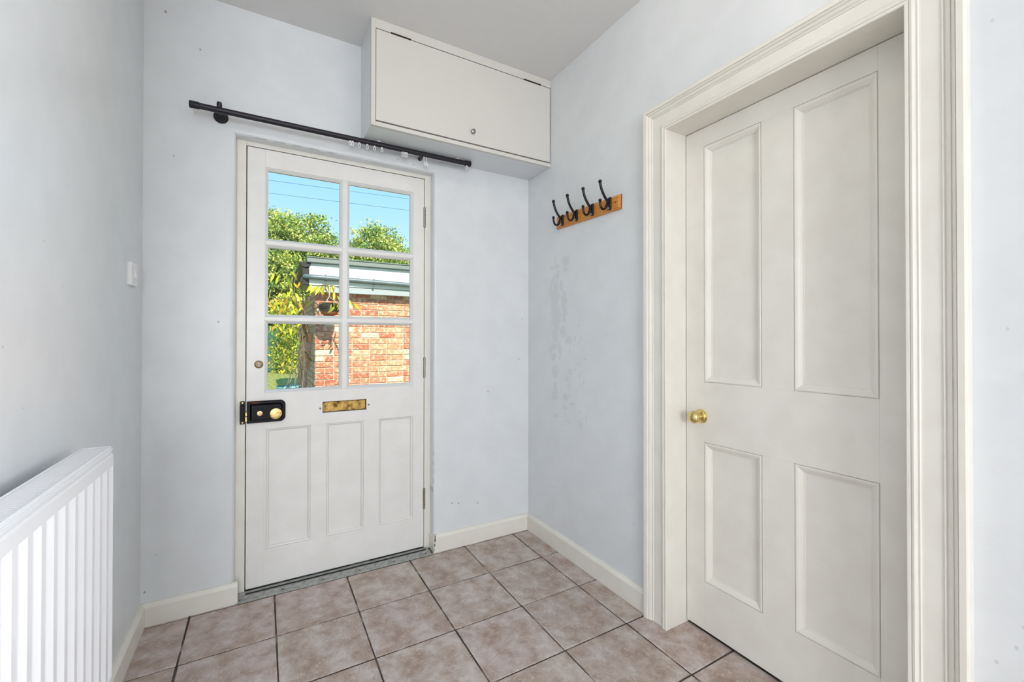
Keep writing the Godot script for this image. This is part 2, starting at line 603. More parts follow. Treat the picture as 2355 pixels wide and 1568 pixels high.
# ------------------------------------------------------------------ room shell
func build_shell() -> void:
	# --- back wall, with the rounded plaster reveal round the front door
	var dust := Color(0.42, 0.40, 0.37)
	var sb := []
	for a in [[0.013, 0.136, 0.004], [1.586, 0.865, 0.004], [1.60, 0.53, 0.003], [0.26, 1.25, 0.004], [0.10, 1.95, 0.003], [0.07, 2.55, 0.005], [0.19, 2.43, 0.004], [1.135, 2.118, 0.003], [1.82, 1.30, 0.003], [1.80, 1.05, 0.003], [0.05, 0.28, 0.002], [1.36, 0.25, 0.005], [1.40, 0.24, 0.004], [1.52, 0.22, 0.004], [1.05, 2.13, 0.003]]:
		sb.append([a[0], a[1], a[2], a[2] * 1.4, dust, 0.6, 0.25])
	for i in 5:
		sb.append([1.252 + rng.randf_range(-0.003, 0.003), 0.34 + i * 0.05, 0.0009, 0.016, Color(0.42, 0.41, 0.40), 0.6, 0.2])
	for i in 5:
		sb.append([0.42 + i * 0.075, 2.098, 0.035, 0.0012, Color(0.55, 0.54, 0.52), 0.5, 0.2])
	var mb := marked("wall_paint", "wall_paint_back", marks(1.867, YC, 1200, sb, 3))
	uv2_wall = "back"
	var st := new_st()
	box(st, Vector3(XL, 0, -0.25), Vector3(-1.565, YC, 0))
	box(st, Vector3(-0.596, 0, -0.25), Vector3(0, YC, 0))
	box(st, Vector3(-1.565, 2.115, -0.25), Vector3(-0.596, YC, 0))
	arch(st, -1.545, -0.616, 0.0, 2.095, [Vector2(0, -0.062), Vector2(0, -0.016), Vector2(0.002, -0.009), Vector2(0.007, -0.003), Vector2(0.013, -0.0008), Vector2(0.02, 0.0)])
	var o := obj(st, "wall_back", mb)
	structure(o, "pale blue-grey plaster wall around the glazed front door", "wall")
	# --- right wall, with damp patches
	var sr := []
	var damp := Color(0.83, 0.85, 0.85)
	for a in [[0.30, 1.585, 0.022, 0.016], [0.255, 1.578, 0.016, 0.012], [0.385, 1.60, 0.03, 0.026], [0.385, 1.555, 0.02, 0.012], [0.285, 1.62, 0.008, 0.008], [0.31, 1.535, 0.022, 0.028], [0.268, 1.51, 0.018, 0.022], [0.245, 1.45, 0.016, 0.032], [0.295, 1.43, 0.034, 0.08], [0.345, 1.47, 0.022, 0.03], [0.30, 1.30, 0.045, 0.08], [0.275, 1.36, 0.03, 0.08], [0.37, 1.38, 0.024, 0.06], [0.375, 1.31, 0.022, 0.05], [0.29, 1.20, 0.03, 0.04], [0.36, 1.22, 0.025, 0.03], [0.27, 1.135, 0.024, 0.02], [0.41, 1.17, 0.03, 0.02], [0.25, 1.12, 0.02, 0.02], [0.33, 1.12, 0.02, 0.03], [0.27, 1.075, 0.03, 0.018], [0.33, 1.07, 0.01, 0.01], [0.285, 0.99, 0.035, 0.035], [0.425, 1.0, 0.018, 0.02], [0.40, 0.96, 0.015, 0.01], [0.29, 0.90, 0.02, 0.03], [0.285, 0.855, 0.035, 0.025], [0.39, 0.86, 0.03, 0.022], [0.38, 0.80, 0.02, 0.012], [0.30, 0.745, 0.02, 0.010], [0.52, 0.735, 0.010, 0.010], [0.45, 0.83, 0.03, 0.006]]:
		sr.append([a[0], a[1], a[2] * 1.05, a[3] * 1.05, damp, 0.6, 0.5])
	for i in 40:
		sr.append([rng.randf_range(0.33, 0.56), rng.randf_range(0.70, 1.30), rng.randf_range(0.002, 0.006), rng.randf_range(0.004, 0.02), damp.darkened(0.04), 0.5, 0.4])
	for i in 10:
		sr.append([rng.randf_range(0.1, 0.9), rng.randf_range(0.2, 2.2), 0.004, 0.003, dust, 0.3, 0.25])
	for i in 26:
		sr.append([1.9375 + rng.randf_range(-0.001, 0.001), 0.42 + i * 0.062 + rng.randf_range(-0.02, 0.02), 0.0016, rng.randf_range(0.010, 0.032), Color(0.32, 0.33, 0.31), 0.85, 0.5])
	for a in [[2.06, 0.60], [2.03, 0.55], [2.02, 0.50], [1.99, 0.45], [2.05, 0.66], [1.99, 1.9], [2.01, 1.2]]:
		sr.append([a[0], a[1], 0.003, 0.005, Color(0.70, 0.72, 0.73), 0.4, 0.3])
	var mr := marked("wall_paint", "wall_paint_right", marks(2.35, YC, 1500, sr, 8))
	uv2_wall = "side"
	st = new_st()
	box(st, Vector3(0, 0, -0.25), Vector3(0.145, YC, 1.06))
	box(st, Vector3(0, 2.05, 1.06), Vector3(0.145, YC, 1.866))
	box(st, Vector3(0, 0, 1.866), Vector3(0.145, YC, ZO))
	o = obj(st, "wall_right", mr)
	structure(o, "pale blue-grey wall with damp patches beside the cream panelled door", "wall")
	# --- left wall
	var sl := []
	for i in 12:
		sl.append([rng.randf_range(0.1, 1.2), rng.randf_range(0.4, 2.4), 0.004, 0.003, dust, 0.25, 0.25])
	var ml := marked("wall_paint", "wall_paint_left", marks(2.35, YC, 900, sl, 15))
	st = new_st()
	box(st, Vector3(XL - 0.2, 0, -0.25), Vector3(XL, YC, ZL))
	o = obj(st, "wall_left", ml)
	structure(o, "pale blue-grey wall carrying the light switch and white radiator", "wall")
	uv2_wall = ""
	st = new_st()  # unseen walls of added side rooms, laid out round their windows
	box(st, Vector3(XO, 0, ZR), Vector3(-3.1, YC, ZR + 0.2))
	box(st, Vector3(-1.5, 0, ZR), Vector3(XR, YC, ZR + 0.2))
	box(st, Vector3(XR, 0, ZO - 0.2), Vector3(XR + 0.2, YC, 3.05))
	box(st, Vector3(XR, 0, 3.05), Vector3(XR + 0.2, 0.85, 4.65))
	box(st, Vector3(XR, 2.25, 3.05), Vector3(XR + 0.2, YC, 4.65))
	box(st, Vector3(XR, 0, 4.65), Vector3(XR + 0.2, YC, ZR + 0.2))
	box(st, Vector3(0.145, 0, ZO - 0.2), Vector3(XR, YC, ZO))
	box(st, Vector3(-3.1, 0, ZR), Vector3(-1.5, 0.85, ZR + 0.2))
	box(st, Vector3(-3.1, 2.25, ZR), Vector3(-1.5, YC, ZR + 0.2))
	box(st, Vector3(XO - 0.2, 0, ZL - 0.2), Vector3(XO, YC, ZR + 0.2))
	box(st, Vector3(XO, 0, ZL - 0.2), Vector3(XL - 0.2, YC, ZL))
	o = obj(st, "unseen_wall_rear", M.wall_paint)
	structure(o, "unseen pale blue-grey walls of added rooms behind the camera", "wall")
	st = new_st()
	box(st, Vector3(XL - 0.2, YC, -0.25), Vector3(0.145, YC + 0.12, ZR + 0.2))
	box(st, Vector3(XO - 0.2, YC, ZL - 0.2), Vector3(XL - 0.2, YC + 0.12, ZR + 0.2))
	box(st, Vector3(0.145, YC, ZO - 0.2), Vector3(XR + 0.2, YC + 0.12, ZR + 0.2))
	o = obj(st, "ceiling", M.ceiling_paint)
	structure(o, "flat white plaster ceiling over the entrance hall", "ceiling")
	build_unseen_window("window_1", "unseen frosted window behind the camera, placed to light back wall and side door", Vector3(-2.3, 1.55, ZR + 0.06), 0.0, UNSEEN_WINDOW_A)
	build_unseen_window("window_2", "added unseen frosted window on the right, fill light for the left wall", Vector3(XR + 0.06, 1.55, 3.85), PI / 2, ADDED_WINDOW_B)
	st = new_st()   # unseen panel added behind the side door to block daylight
	box(st, Vector3(0.145, 0, 1.0), Vector3(0.20, 2.2, 1.95))
	o = obj(st, "added_light_stop", M.wall_paint)
	structure(o, "unseen panel added behind the closed cream door to block light", "wall")


# glowing windows out of view behind the camera, placed to light the hall
func build_unseen_window(called: String, label: String, at: Vector3, turn: float, energy: float) -> void:
	var w := Node3D.new()
	w.name = called
	add_child(w)
	w.position = at
	w.rotation.y = turn
	structure(w, label, "window")
	var st := new_st()
	for x in [-0.775, 0.0, 0.775]:
		box(st, Vector3(x - 0.025, -0.7, -0.03), Vector3(x + 0.025, 0.7, 0.05), 0.003)
	for y in [-0.675, 0.675]:
		box(st, Vector3(-0.8, y - 0.025, -0.03), Vector3(0.8, y + 0.025, 0.05), 0.003)
	obj(st, "window_frame", M.white_gloss, w)
	for x in [-0.75, 0.025]:
		st = new_st()
		box(st, Vector3(x, -0.65, 0.0), Vector3(x + 0.725, 0.65, 0.01))
		obj(st, "pane", M.unseen_window_glow, w)
	var l := AreaLight3D.new()
	l.name = "light"
	l.area_size = Vector2(1.5, 1.3)
	l.light_energy = energy
	l.light_color = Color(0.97, 0.985, 1.0)
	l.set("area_range", 14.0)
	l.shadow_enabled = true
	l.position = Vector3(0, 0, -0.04)
	w.add_child(l)


func tile_texture() -> ImageTexture:
	var s := 1024
	var im := Image.create_empty(s, s, false, Image.FORMAT_RGB8)
	var a := FastNoiseLite.new(); a.seed = 71; a.frequency = 0.006; a.fractal_octaves = 5; a.fractal_gain = 0.55
	a.domain_warp_enabled = true; a.domain_warp_amplitude = 40.0; a.domain_warp_frequency = 0.008
	var b := FastNoiseLite.new(); b.seed = 72; b.frequency = 0.016; b.fractal_octaves = 5; b.fractal_gain = 0.6
	b.domain_warp_enabled = true; b.domain_warp_amplitude = 30.0; b.domain_warp_frequency = 0.02
	var c := FastNoiseLite.new(); c.seed = 73; c.frequency = 0.05; c.fractal_octaves = 4; c.fractal_gain = 0.6
	var c0 := Color(0.655, 0.570, 0.510)
	var c1 := Color(0.750, 0.685, 0.645)
	var c2 := Color(0.825, 0.790, 0.770)
	for y in s:
		for x in s:
			var t := 0.5 + 0.85 * a.get_noise_2d(x, y) + 0.38 * b.get_noise_2d(x, y)
			var col := c0.lerp(c1, clampf(t * 2.0, 0.0, 1.0)).lerp(c2, clampf(t * 2.0 - 1.0, 0.0, 1.0))
			var g := c.get_noise_2d(x * 0.6, y * 1.6)
			col = col.lerp(Color(0.86, 0.83, 0.80), clampf((g + b.get_noise_2d(y, x) * 0.7 - 0.30) * 2.2, 0.0, 0.6))
			col = col.lerp(Color(0.55, 0.44, 0.38), clampf((-g - 0.34) * 1.5, 0.0, 0.4))
			im.set_pixel(x, y, col)
	return ImageTexture.create_from_image(im)


# pillowed tile; top at y = 0
func tile_mesh(w: float, d: float, off: Vector2, swap: bool) -> ArrayMesh:
	var st := new_st()
	var lv := [[0.0, -0.012], [0.0, -0.0026], [0.0012, -0.0009], [0.0035, 0.0]]
	uv1_tile = true
	tile_off = off
	tile_swap = swap
	st.set_smooth_group(2)
	for i in lv.size() - 1:
		var a: Array = lv[i]
		var b: Array = lv[i + 1]
		var A := [Vector3(a[0], a[1], a[0]), Vector3(w - a[0], a[1], a[0]), Vector3(w - a[0], a[1], d - a[0]), Vector3(a[0], a[1], d - a[0])]
		var B := [Vector3(b[0], b[1], b[0]), Vector3(w - b[0], b[1], b[0]), Vector3(w - b[0], b[1], d - b[0]), Vector3(b[0], b[1], d - b[0])]
		var out := [Vector3(0, 0.01, -1), Vector3(1, 0.01, 0), Vector3(0, 0.01, 1), Vector3(-1, 0.01, 0)]
		for k in 4:
			quad(st, A[k], A[(k + 1) % 4], B[(k + 1) % 4], B[k], out[k])
	st.set_smooth_group(-1)
	var e: float = lv[-1][0]
	quad(st, Vector3(e, 0, e), Vector3(w - e, 0, e), Vector3(w - e, 0, d - e), Vector3(e, 0, d - e), Vector3.UP)
	uv1_tile = false
	return to_mesh(st)


func build_floor() -> void:
	var st := new_st()
	box(st, Vector3(XL - 0.2, -0.20, -0.25), Vector3(0.145, -0.0030, ZR + 0.2))
	box(st, Vector3(XO - 0.2, -0.20, ZL - 0.2), Vector3(XL - 0.2, -0.0030, ZR + 0.2))
	box(st, Vector3(0.145, -0.20, ZO - 0.2), Vector3(XR + 0.2, -0.0030, ZR + 0.2))
	var fl := obj(st, "floor", M.grout)
	structure(fl, "floor of mottled pinkish beige ceramic tiles with dark grout", "floor")
	var m := mat("tile_glaze", Color(1, 1, 1), 0.34)
	m.albedo_texture = tile_texture()
	m.normal_enabled = false
	var tones := []
	for k in 4:
		var t: StandardMaterial3D = m.duplicate()
		var v: float = [1.0, 0.985, 0.995, 0.975][k]
		t.albedo_color = Color(v, v * [1.0, 1.0, 0.992, 1.0][k], v * [1.0, 0.994, 1.0, 1.0][k])
		t.heightmap_enabled = false
		tones.append(t)
	var S := 0.3152
	var X0 := -0.125 - 6.0 * S
	var whole := []
	for k in 8:
		whole.append(tile_mesh(S - 0.006, S - 0.006, Vector2(rng.randf(), rng.randf()), k % 2 == 1))
	for i in range(-8, 15):
		for j in range(-1, 21):
			var x0 := X0 + i * S + 0.003
			var x1 := x0 + S - 0.006
			var z0 := 0.3395 + (j - 1) * S + 0.003
			var z1 := z0 + S - 0.006
			if z1 < 0.02 or z0 > ZR or x1 < XO or x0 > XR or (x1 < XL and z1 < ZL) or (x0 > 0.0 and z1 < ZO):
				continue
			var lo_z := maxf(z0, 0.0)
			var hi_z := minf(z1, ZR - 0.004)
			var lo_x := maxf(x0, XL + 0.008 if z0 < ZL - 0.1 else XO)
			var hi_x := minf(x1, -0.004 if z0 < ZO - 0.1 else XR)
			if z1 > 1.09 and z0 < 1.84 and x1 > -0.01:
				hi_x = 0.11
			if hi_x - lo_x < 0.01 or hi_z - lo_z < 0.01:
				continue
			var full := absf(hi_x - lo_x - (S - 0.006)) < 1e-4 and absf(hi_z - lo_z - (S - 0.006)) < 1e-4
			var me: ArrayMesh = whole[rng.randi() % 8] if full else tile_mesh(hi_x - lo_x, hi_z - lo_z, Vector2(rng.randf(), rng.randf()), false)
			var o := put(me, "tile", tones[rng.randi() % 4], fl)
			o.position = Vector3(lo_x + rng.randf_range(-0.0010, 0.0010), rng.randf_range(-0.0004, 0.0), lo_z + rng.randf_range(-0.0010, 0.0010))


# ------------------------------------------------------------------ front door
func build_front_door() -> void:
	# frame
	var fr := Node3D.new()
	fr.name = "trim_1"
	add_child(fr)
	structure(fr, "cream painted timber frame round the glazed front door", "door frame")
	var st := new_st()
	box(st, Vector3(-1.564, 0.0, -0.15), Vector3(-1.5065, 2.114, -0.06), 0.0015)
	obj(st, "jamb", M.cream_gloss, fr)
	st = new_st()
	box(st, Vector3(-0.6495, 0.0, -0.15), Vector3(-0.597, 2.114, -0.06), 0.0015)
	obj(st, "jamb", M.cream_gloss, fr)
	st = new_st()
	box(st, Vector3(-1.5065, 2.0765, -0.15), Vector3(-0.6495, 2.114, -0.06), 0.0015)
	obj(st, "head", M.cream_gloss, fr)
	st = new_st()
	box(st, Vector3(-1.5065, 0.0, -0.15), Vector3(-1.489, 2.0765, -0.109))
	box(st, Vector3(-0.667, 0.0, -0.15), Vector3(-0.6495, 2.0765, -0.109))
	box(st, Vector3(-1.489, 2.058, -0.15), Vector3(-0.667, 2.0765, -0.109))
	obj(st, "stop", M.cream_gloss, fr)
	# keep of the lock, screwed to the frame
	st = new_st()
	plate(st, -1.5265, -1.508, 0.782, 0.887, [0.0012, 0.0012, 0.0012, 0.0012], [Vector2(0, -0.06), Vector2(0, -0.050), Vector2(0.0015, -0.0485)])
	plate(st, -1.5275, -1.509, 0.797, 0.872, [0.003, 0.001, 0.001, 0.003], [Vector2(0, -0.0485), Vector2(0.0005, -0.037), Vector2(0.003, -0.034)])
	obj(st, "strike_box", M.black_enamel, fr)
	for y in [0.789, 0.880]:
		st = new_st()
		lathe(st, Vector3(-1.517, y, -0.0486), Vector3.BACK, [Vector2(0.0042, 0), Vector2(0.0036, 0.0012), Vector2(0.0, 0.0016)], 12)
		obj(st, "screw", M.worn_brass, fr)

	# leaf, in its own axes: u right, v up, w towards the room
	var door := Node3D.new()
	door.name = "door_1"
	add_child(door)
	door.position = Vector3(-1.5025, 0, -0.062)
	structure(door, "white painted front door with six glass panes above three panels", "door")
	var W := 0.85
	var V0 := 0.014
	var V1 := 2.073
	var T := -0.044
	var glaze := [0.073, 0.788, 0.920, 1.990]
	var pans := [[0.0815, 0.272, 0.183, 0.749], [0.346, 0.525, 0.183, 0.749], [0.605, 0.788, 0.183, 0.749]]
	var slot := [0.326, 0.540, 0.803, 0.860]
	var e := 0.0007
	for u in [[0.0, glaze[0]], [glaze[1], W]]:
		st = new_st()
		box(st, Vector3(u[0], V0, T), Vector3(u[1], V1, 0), e)
		obj(st, "stile", M.white_gloss, door)
	for v in [[glaze[3], V1], [V0, 0.183]]:
		st = new_st()
		box(st, Vector3(glaze[0], v[0], T), Vector3(glaze[1], v[1], 0), e)
		obj(st, "rail", M.white_gloss, door)
	st = new_st()   # the lock rail, with the slot for letters cut through its face
	face(st, glaze[0] + e, glaze[1] - e, 0.749 + e, glaze[2] - e, 0.0, [slot])
	ring(st, glaze[0], glaze[1], 0.749, glaze[2], [Vector2(0, T), Vector2(0, -e), Vector2(e, 0)])
	ring(st, slot[0], slot[1], slot[2], slot[3], [Vector2(0, 0), Vector2(0.0008, -0.0012), Vector2(0.0008, -0.022)])
	face(st, glaze[0], glaze[1], 0.749, glaze[2], T, [], Vector3.FORWARD)
	quad(st, Vector3(glaze[0], glaze[2], T), Vector3(glaze[1], glaze[2], T), Vector3(glaze[1], glaze[2], -e), Vector3(glaze[0], glaze[2], -e), Vector3.UP)
	obj(st, "rail", M.white_gloss, door)
	for u in [[glaze[0], pans[0][0]], [pans[0][1], pans[1][0]], [pans[1][1], pans[2][0]], [pans[2][1], glaze[1]]]:
		if u[1] - u[0] > 0.001:
			st = new_st()
			box(st, Vector3(u[0], 0.183, T), Vector3(u[1], 0.749, 0), e)
			obj(st, "muntin", M.white_gloss, door)
	for p in pans:
		st = new_st()
		ring(st, p[0], p[1], p[2], p[3], [Vector2(0, 0), Vector2(0.0008, -0.0050), Vector2(0.0018, -0.0050), Vector2(0.0028, -0.0030), Vector2(0.0070, -0.0040), Vector2(0.0105, -0.0085), Vector2(0.0112, -0.0135), Vector2(0.0122, -0.0140), Vector2(0.0138, -0.0150)])
		face(st, p[0] + 0.0138, p[1] - 0.0138, p[2] + 0.0138, p[3] - 0.0138, -0.015, [])
		face(st, p[0], p[1], p[2], p[3], -0.03, [], Vector3.FORWARD)
		obj(st, "panel", M.white_gloss, door)
	# glazing bars, beads and panes
	var bar_v := [1.270, 1.632]
	st = new_st()
	box(st, Vector3(0.4185, 0.920, T), Vector3(0.4415, 1.990, -0.001), 0.001)
	obj(st, "glazing_bar", M.white_gloss, door)
	for y in bar_v:
		for s in [[0.073, 0.4185], [0.4415, 0.788]]:
			st = new_st()
			box(st, Vector3(s[0], y - 0.009, T), Vector3(s[1], y + 0.009, -0.0012), 0.001)
			obj(st, "glazing_bar", M.white_gloss, door)
	var cols := [[0.073, 0.4185], [0.4415, 0.788]]
	var rows := [[0.920, 1.261], [1.279, 1.623], [1.641, 1.990]]
	for r in rows:
		for c in cols:
			st = new_st()
			ring(st, c[0], c[1], r[0], r[1], [Vector2(0, -0.004), Vector2(0.001, -0.0045), Vector2(0.003, -0.0055), Vector2(0.0115, -0.0165), Vector2(0.0125, -0.0185), Vector2(0.0125, -0.0215)])
			ring(st, c[0], c[1], r[0], r[1], [Vector2(0.0125, -0.0255), Vector2(0.0125, -0.030), Vector2(0.0, -0.040)])
			obj(st, "glazing_bead", M.white_gloss, door)
			st = new_st()
			box(st, Vector3(c[0] + 0.0005, r[0] + 0.0005, -0.0255), Vector3(c[1] - 0.0005, r[1] - 0.0005, -0.0215))
			obj(st, "pane", M.glass, door)
	# letter flap
	st = new_st()
	box(st, Vector3(0.3300, 0.8065, -0.0165), Vector3(0.5360, 0.8540, -0.0145), 0.0008)
	lathe(st, Vector3(0.332, 0.8552, -0.0145), Vector3.RIGHT, [Vector2(0, 0), Vector2(0.0022, 0), Vector2(0.0022, 0.202), Vector2(0, 0.202)], 10)
	obj(st, "letter_flap", M.letter_brass, door)
	st = new_st()
	box(st, Vector3(0.3262, 0.8032, -0.0215), Vector3(0.5398, 0.8598, -0.0175))  # dark plate; its colour stands for the shade round the flap
	obj(st, "letter_slot_shade", M.hinge_bronze, door)
	for a in [[0.3155, 0.8275], [0.5505, 0.829]]:
		st = new_st()
		lathe(st, Vector3(a[0], a[1], 0), Vector3.BACK, [Vector2(0.0048, 0.0), Vector2(0.0042, 0.0012), Vector2(0.0022, 0.0014), Vector2(0.002, 0.0004), Vector2(0, 0.0004)], 14)
		obj(st, "screw", M.dull_bronze, door)
	# keyhole plate
	st = new_st()
	lathe(st, Vector3(0.0495, 1.055, 0), Vector3.BACK, [Vector2(0.0185, 0), Vector2(0.0185, 0.0008), Vector2(0.0165, 0.002), Vector2(0.010, 0.0022), Vector2(0, 0.0024)], 28)
	var ky := obj(st, "keyhole_plate", M.dull_bronze, door)
	st = new_st()
	lathe(st, Vector3(0.0505, 1.058, 0.0023), Vector3.BACK, [Vector2(0.0036, 0), Vector2(0.0034, 0.0004), Vector2(0, 0.0004)], 14)
	box(st, Vector3(0.0485, 1.046, 0.0022), Vector3(0.0525, 1.058, 0.0027))
	obj(st, "keyhole", M.keyhole_glow, ky)  # pale inset, coloured as light showing in the keyhole
	for s in [-1.0, 1.0]:
		st = new_st()
		lathe(st, Vector3(0.0495 + s * 0.0125, 1.055, 0.002), Vector3.BACK, [Vector2(0.0026, 0), Vector2(0.002, 0.0008), Vector2(0, 0.0009)], 10)
		obj(st, "screw", M.dull_bronze, ky)
	# rim lock
	var lk := Node3D.new()
	lk.name = "rim_lock"
	door.add_child(lk)
	lk.set_meta("label", "black enamelled rim lock with brass knob")
	st = new_st()
	plate(st, 0.003, 0.161, 0.7825, 0.8845, [0.0015, 0.024, 0.024, 0.0015], [Vector2(0, 0), Vector2(0, 0.011), Vector2(0.0025, 0.0135), Vector2(0.0125, 0.0135), Vector2(0.0145, 0.017), Vector2(0.016, 0.025), Vector2(0.019, 0.028)], 8)
	obj(st, "lock_case", M.black_enamel, lk)
	st = new_st()
	for k in 11:
		var a: float = 0.010 + k * 0.0046
		var h: float = [0.002, 0.006, 0.0095, 0.008, 0.011, 0.0085, 0.0105, 0.009, 0.0095, 0.006, 0.003][k]
		box(st, Vector3(a, 0.8825 - h, 0.0128), Vector3(a + 0.0047, 0.8825, 0.0137))
	obj(st, "chipped_patch", M.rust, lk)
	for y in [[0.8195, 0.8365], [0.7945, 0.8155]]:
		st = new_st()
		box(st, Vector3(-0.0035, y[0], 0.006), Vector3(0.004, y[1], 0.0245), 0.0008)
		obj(st, "bolt", M.worn_brass, lk)
	st = new_st()
	lathe(st, Vector3(0.0545, 0.8285, 0.0279), Vector3.BACK, [Vector2(0.0118, 0), Vector2(0.0114, 0.0018), Vector2(0.009, 0.0024), Vector2(0, 0.0024)], 24)
	var es := obj(st, "lock_escutcheon", M.worn_brass, lk)
	st = new_st()
	lathe(st, Vector3(0.0545, 0.8315, 0.0302), Vector3.BACK, [Vector2(0.0036, 0), Vector2(0.003, 0.0005), Vector2(0, 0.0005)], 12)
	box(st, Vector3(0.0522, 0.8235, 0.030), Vector3(0.0568, 0.8315, 0.0306))
	obj(st, "keyhole", M.keyhole_glow, es)  # same painted-in brightness for the lock's keyhole
	st = new_st()
	lathe(st, Vector3(0.1195, 0.8255, 0.0278), Vector3.BACK, [Vector2(0.017, 0), Vector2(0.017, 0.006), Vector2(0.0235, 0.010), Vector2(0.0258, 0.014), Vector2(0.0258, 0.020), Vector2(0.0245, 0.0225), Vector2(0.0205, 0.0238), Vector2(0.010, 0.0242), Vector2(0, 0.0243)], 32)
	obj(st, "lock_knob", M.worn_brass, lk)
	# hinges
	for y in [1.858, 1.0135, 0.282]:
		st = new_st()
		var prof := []
		for k in 5:
			var b0 := -0.056 + k * 0.0225
			prof.append_array([Vector2(0.0035, b0), Vector2(0.0062, b0 + 0.0006), Vector2(0.0062, b0 + 0.0212), Vector2(0.0035, b0 + 0.0218)])
		lathe(st, Vector3(W + 0.0018, y, 0.004), Vector3.UP, [Vector2(0, -0.059), Vector2(0.0035, -0.058)] + prof + [Vector2(0.004, 0.0575), Vector2(0, 0.060)], 14)
		box(st, Vector3(W - 0.0005, y - 0.056, -0.03), Vector3(W + 0.0025, y + 0.056, 0.002))
		obj(st, "hinge", M.steel, door)
	# threshold
	var th := thing("door_threshold", "dull aluminium threshold strip with black seal under front door", "threshold", Vector3(-1.0825, 0, 0))
	st = new_st()
	var prof2 := [Vector2(-0.058, 0.0), Vector2(-0.058, 0.009), Vector2(-0.045, 0.011), Vector2(-0.034, 0.011), Vector2(-0.032, 0.008), Vector2(-0.026, 0.008), Vector2(-0.024, 0.0095), Vector2(-0.008, 0.0095), Vector2(-0.006, 0.0075), Vector2(0.014, 0.0050), Vector2(0.024, 0.0006), Vector2(0.024, 0.0)]
	for i in prof2.size() - 1:
		var a: Vector2 = prof2[i]
		var b: Vector2 = prof2[i + 1]
		quad(st, Vector3(-0.4555, a.y, a.x), Vector3(0.4485, a.y, a.x), Vector3(0.4485, b.y, b.x), Vector3(-0.4555, b.y, b.x), Vector3(0, b.x - a.x, -(b.y - a.y)))
	obj(st, "strip", M.aluminium, th)
	st = new_st()
	box(st, Vector3(-0.4200, 0.008, -0.0325), Vector3(0.4320, 0.0125, -0.0255), 0.001)
	obj(st, "seal", M.rubber, th)
	for i in 6:
		st = new_st()
		lathe(st, Vector3(-0.44 + i * 0.172, 0.0062, 0.004), Vector3(0, 1, 0.12), [Vector2(0.0035, 0), Vector2(0.0028, 0.0009), Vector2(0, 0.001)], 10)
		obj(st, "screw", M.rubber, th)


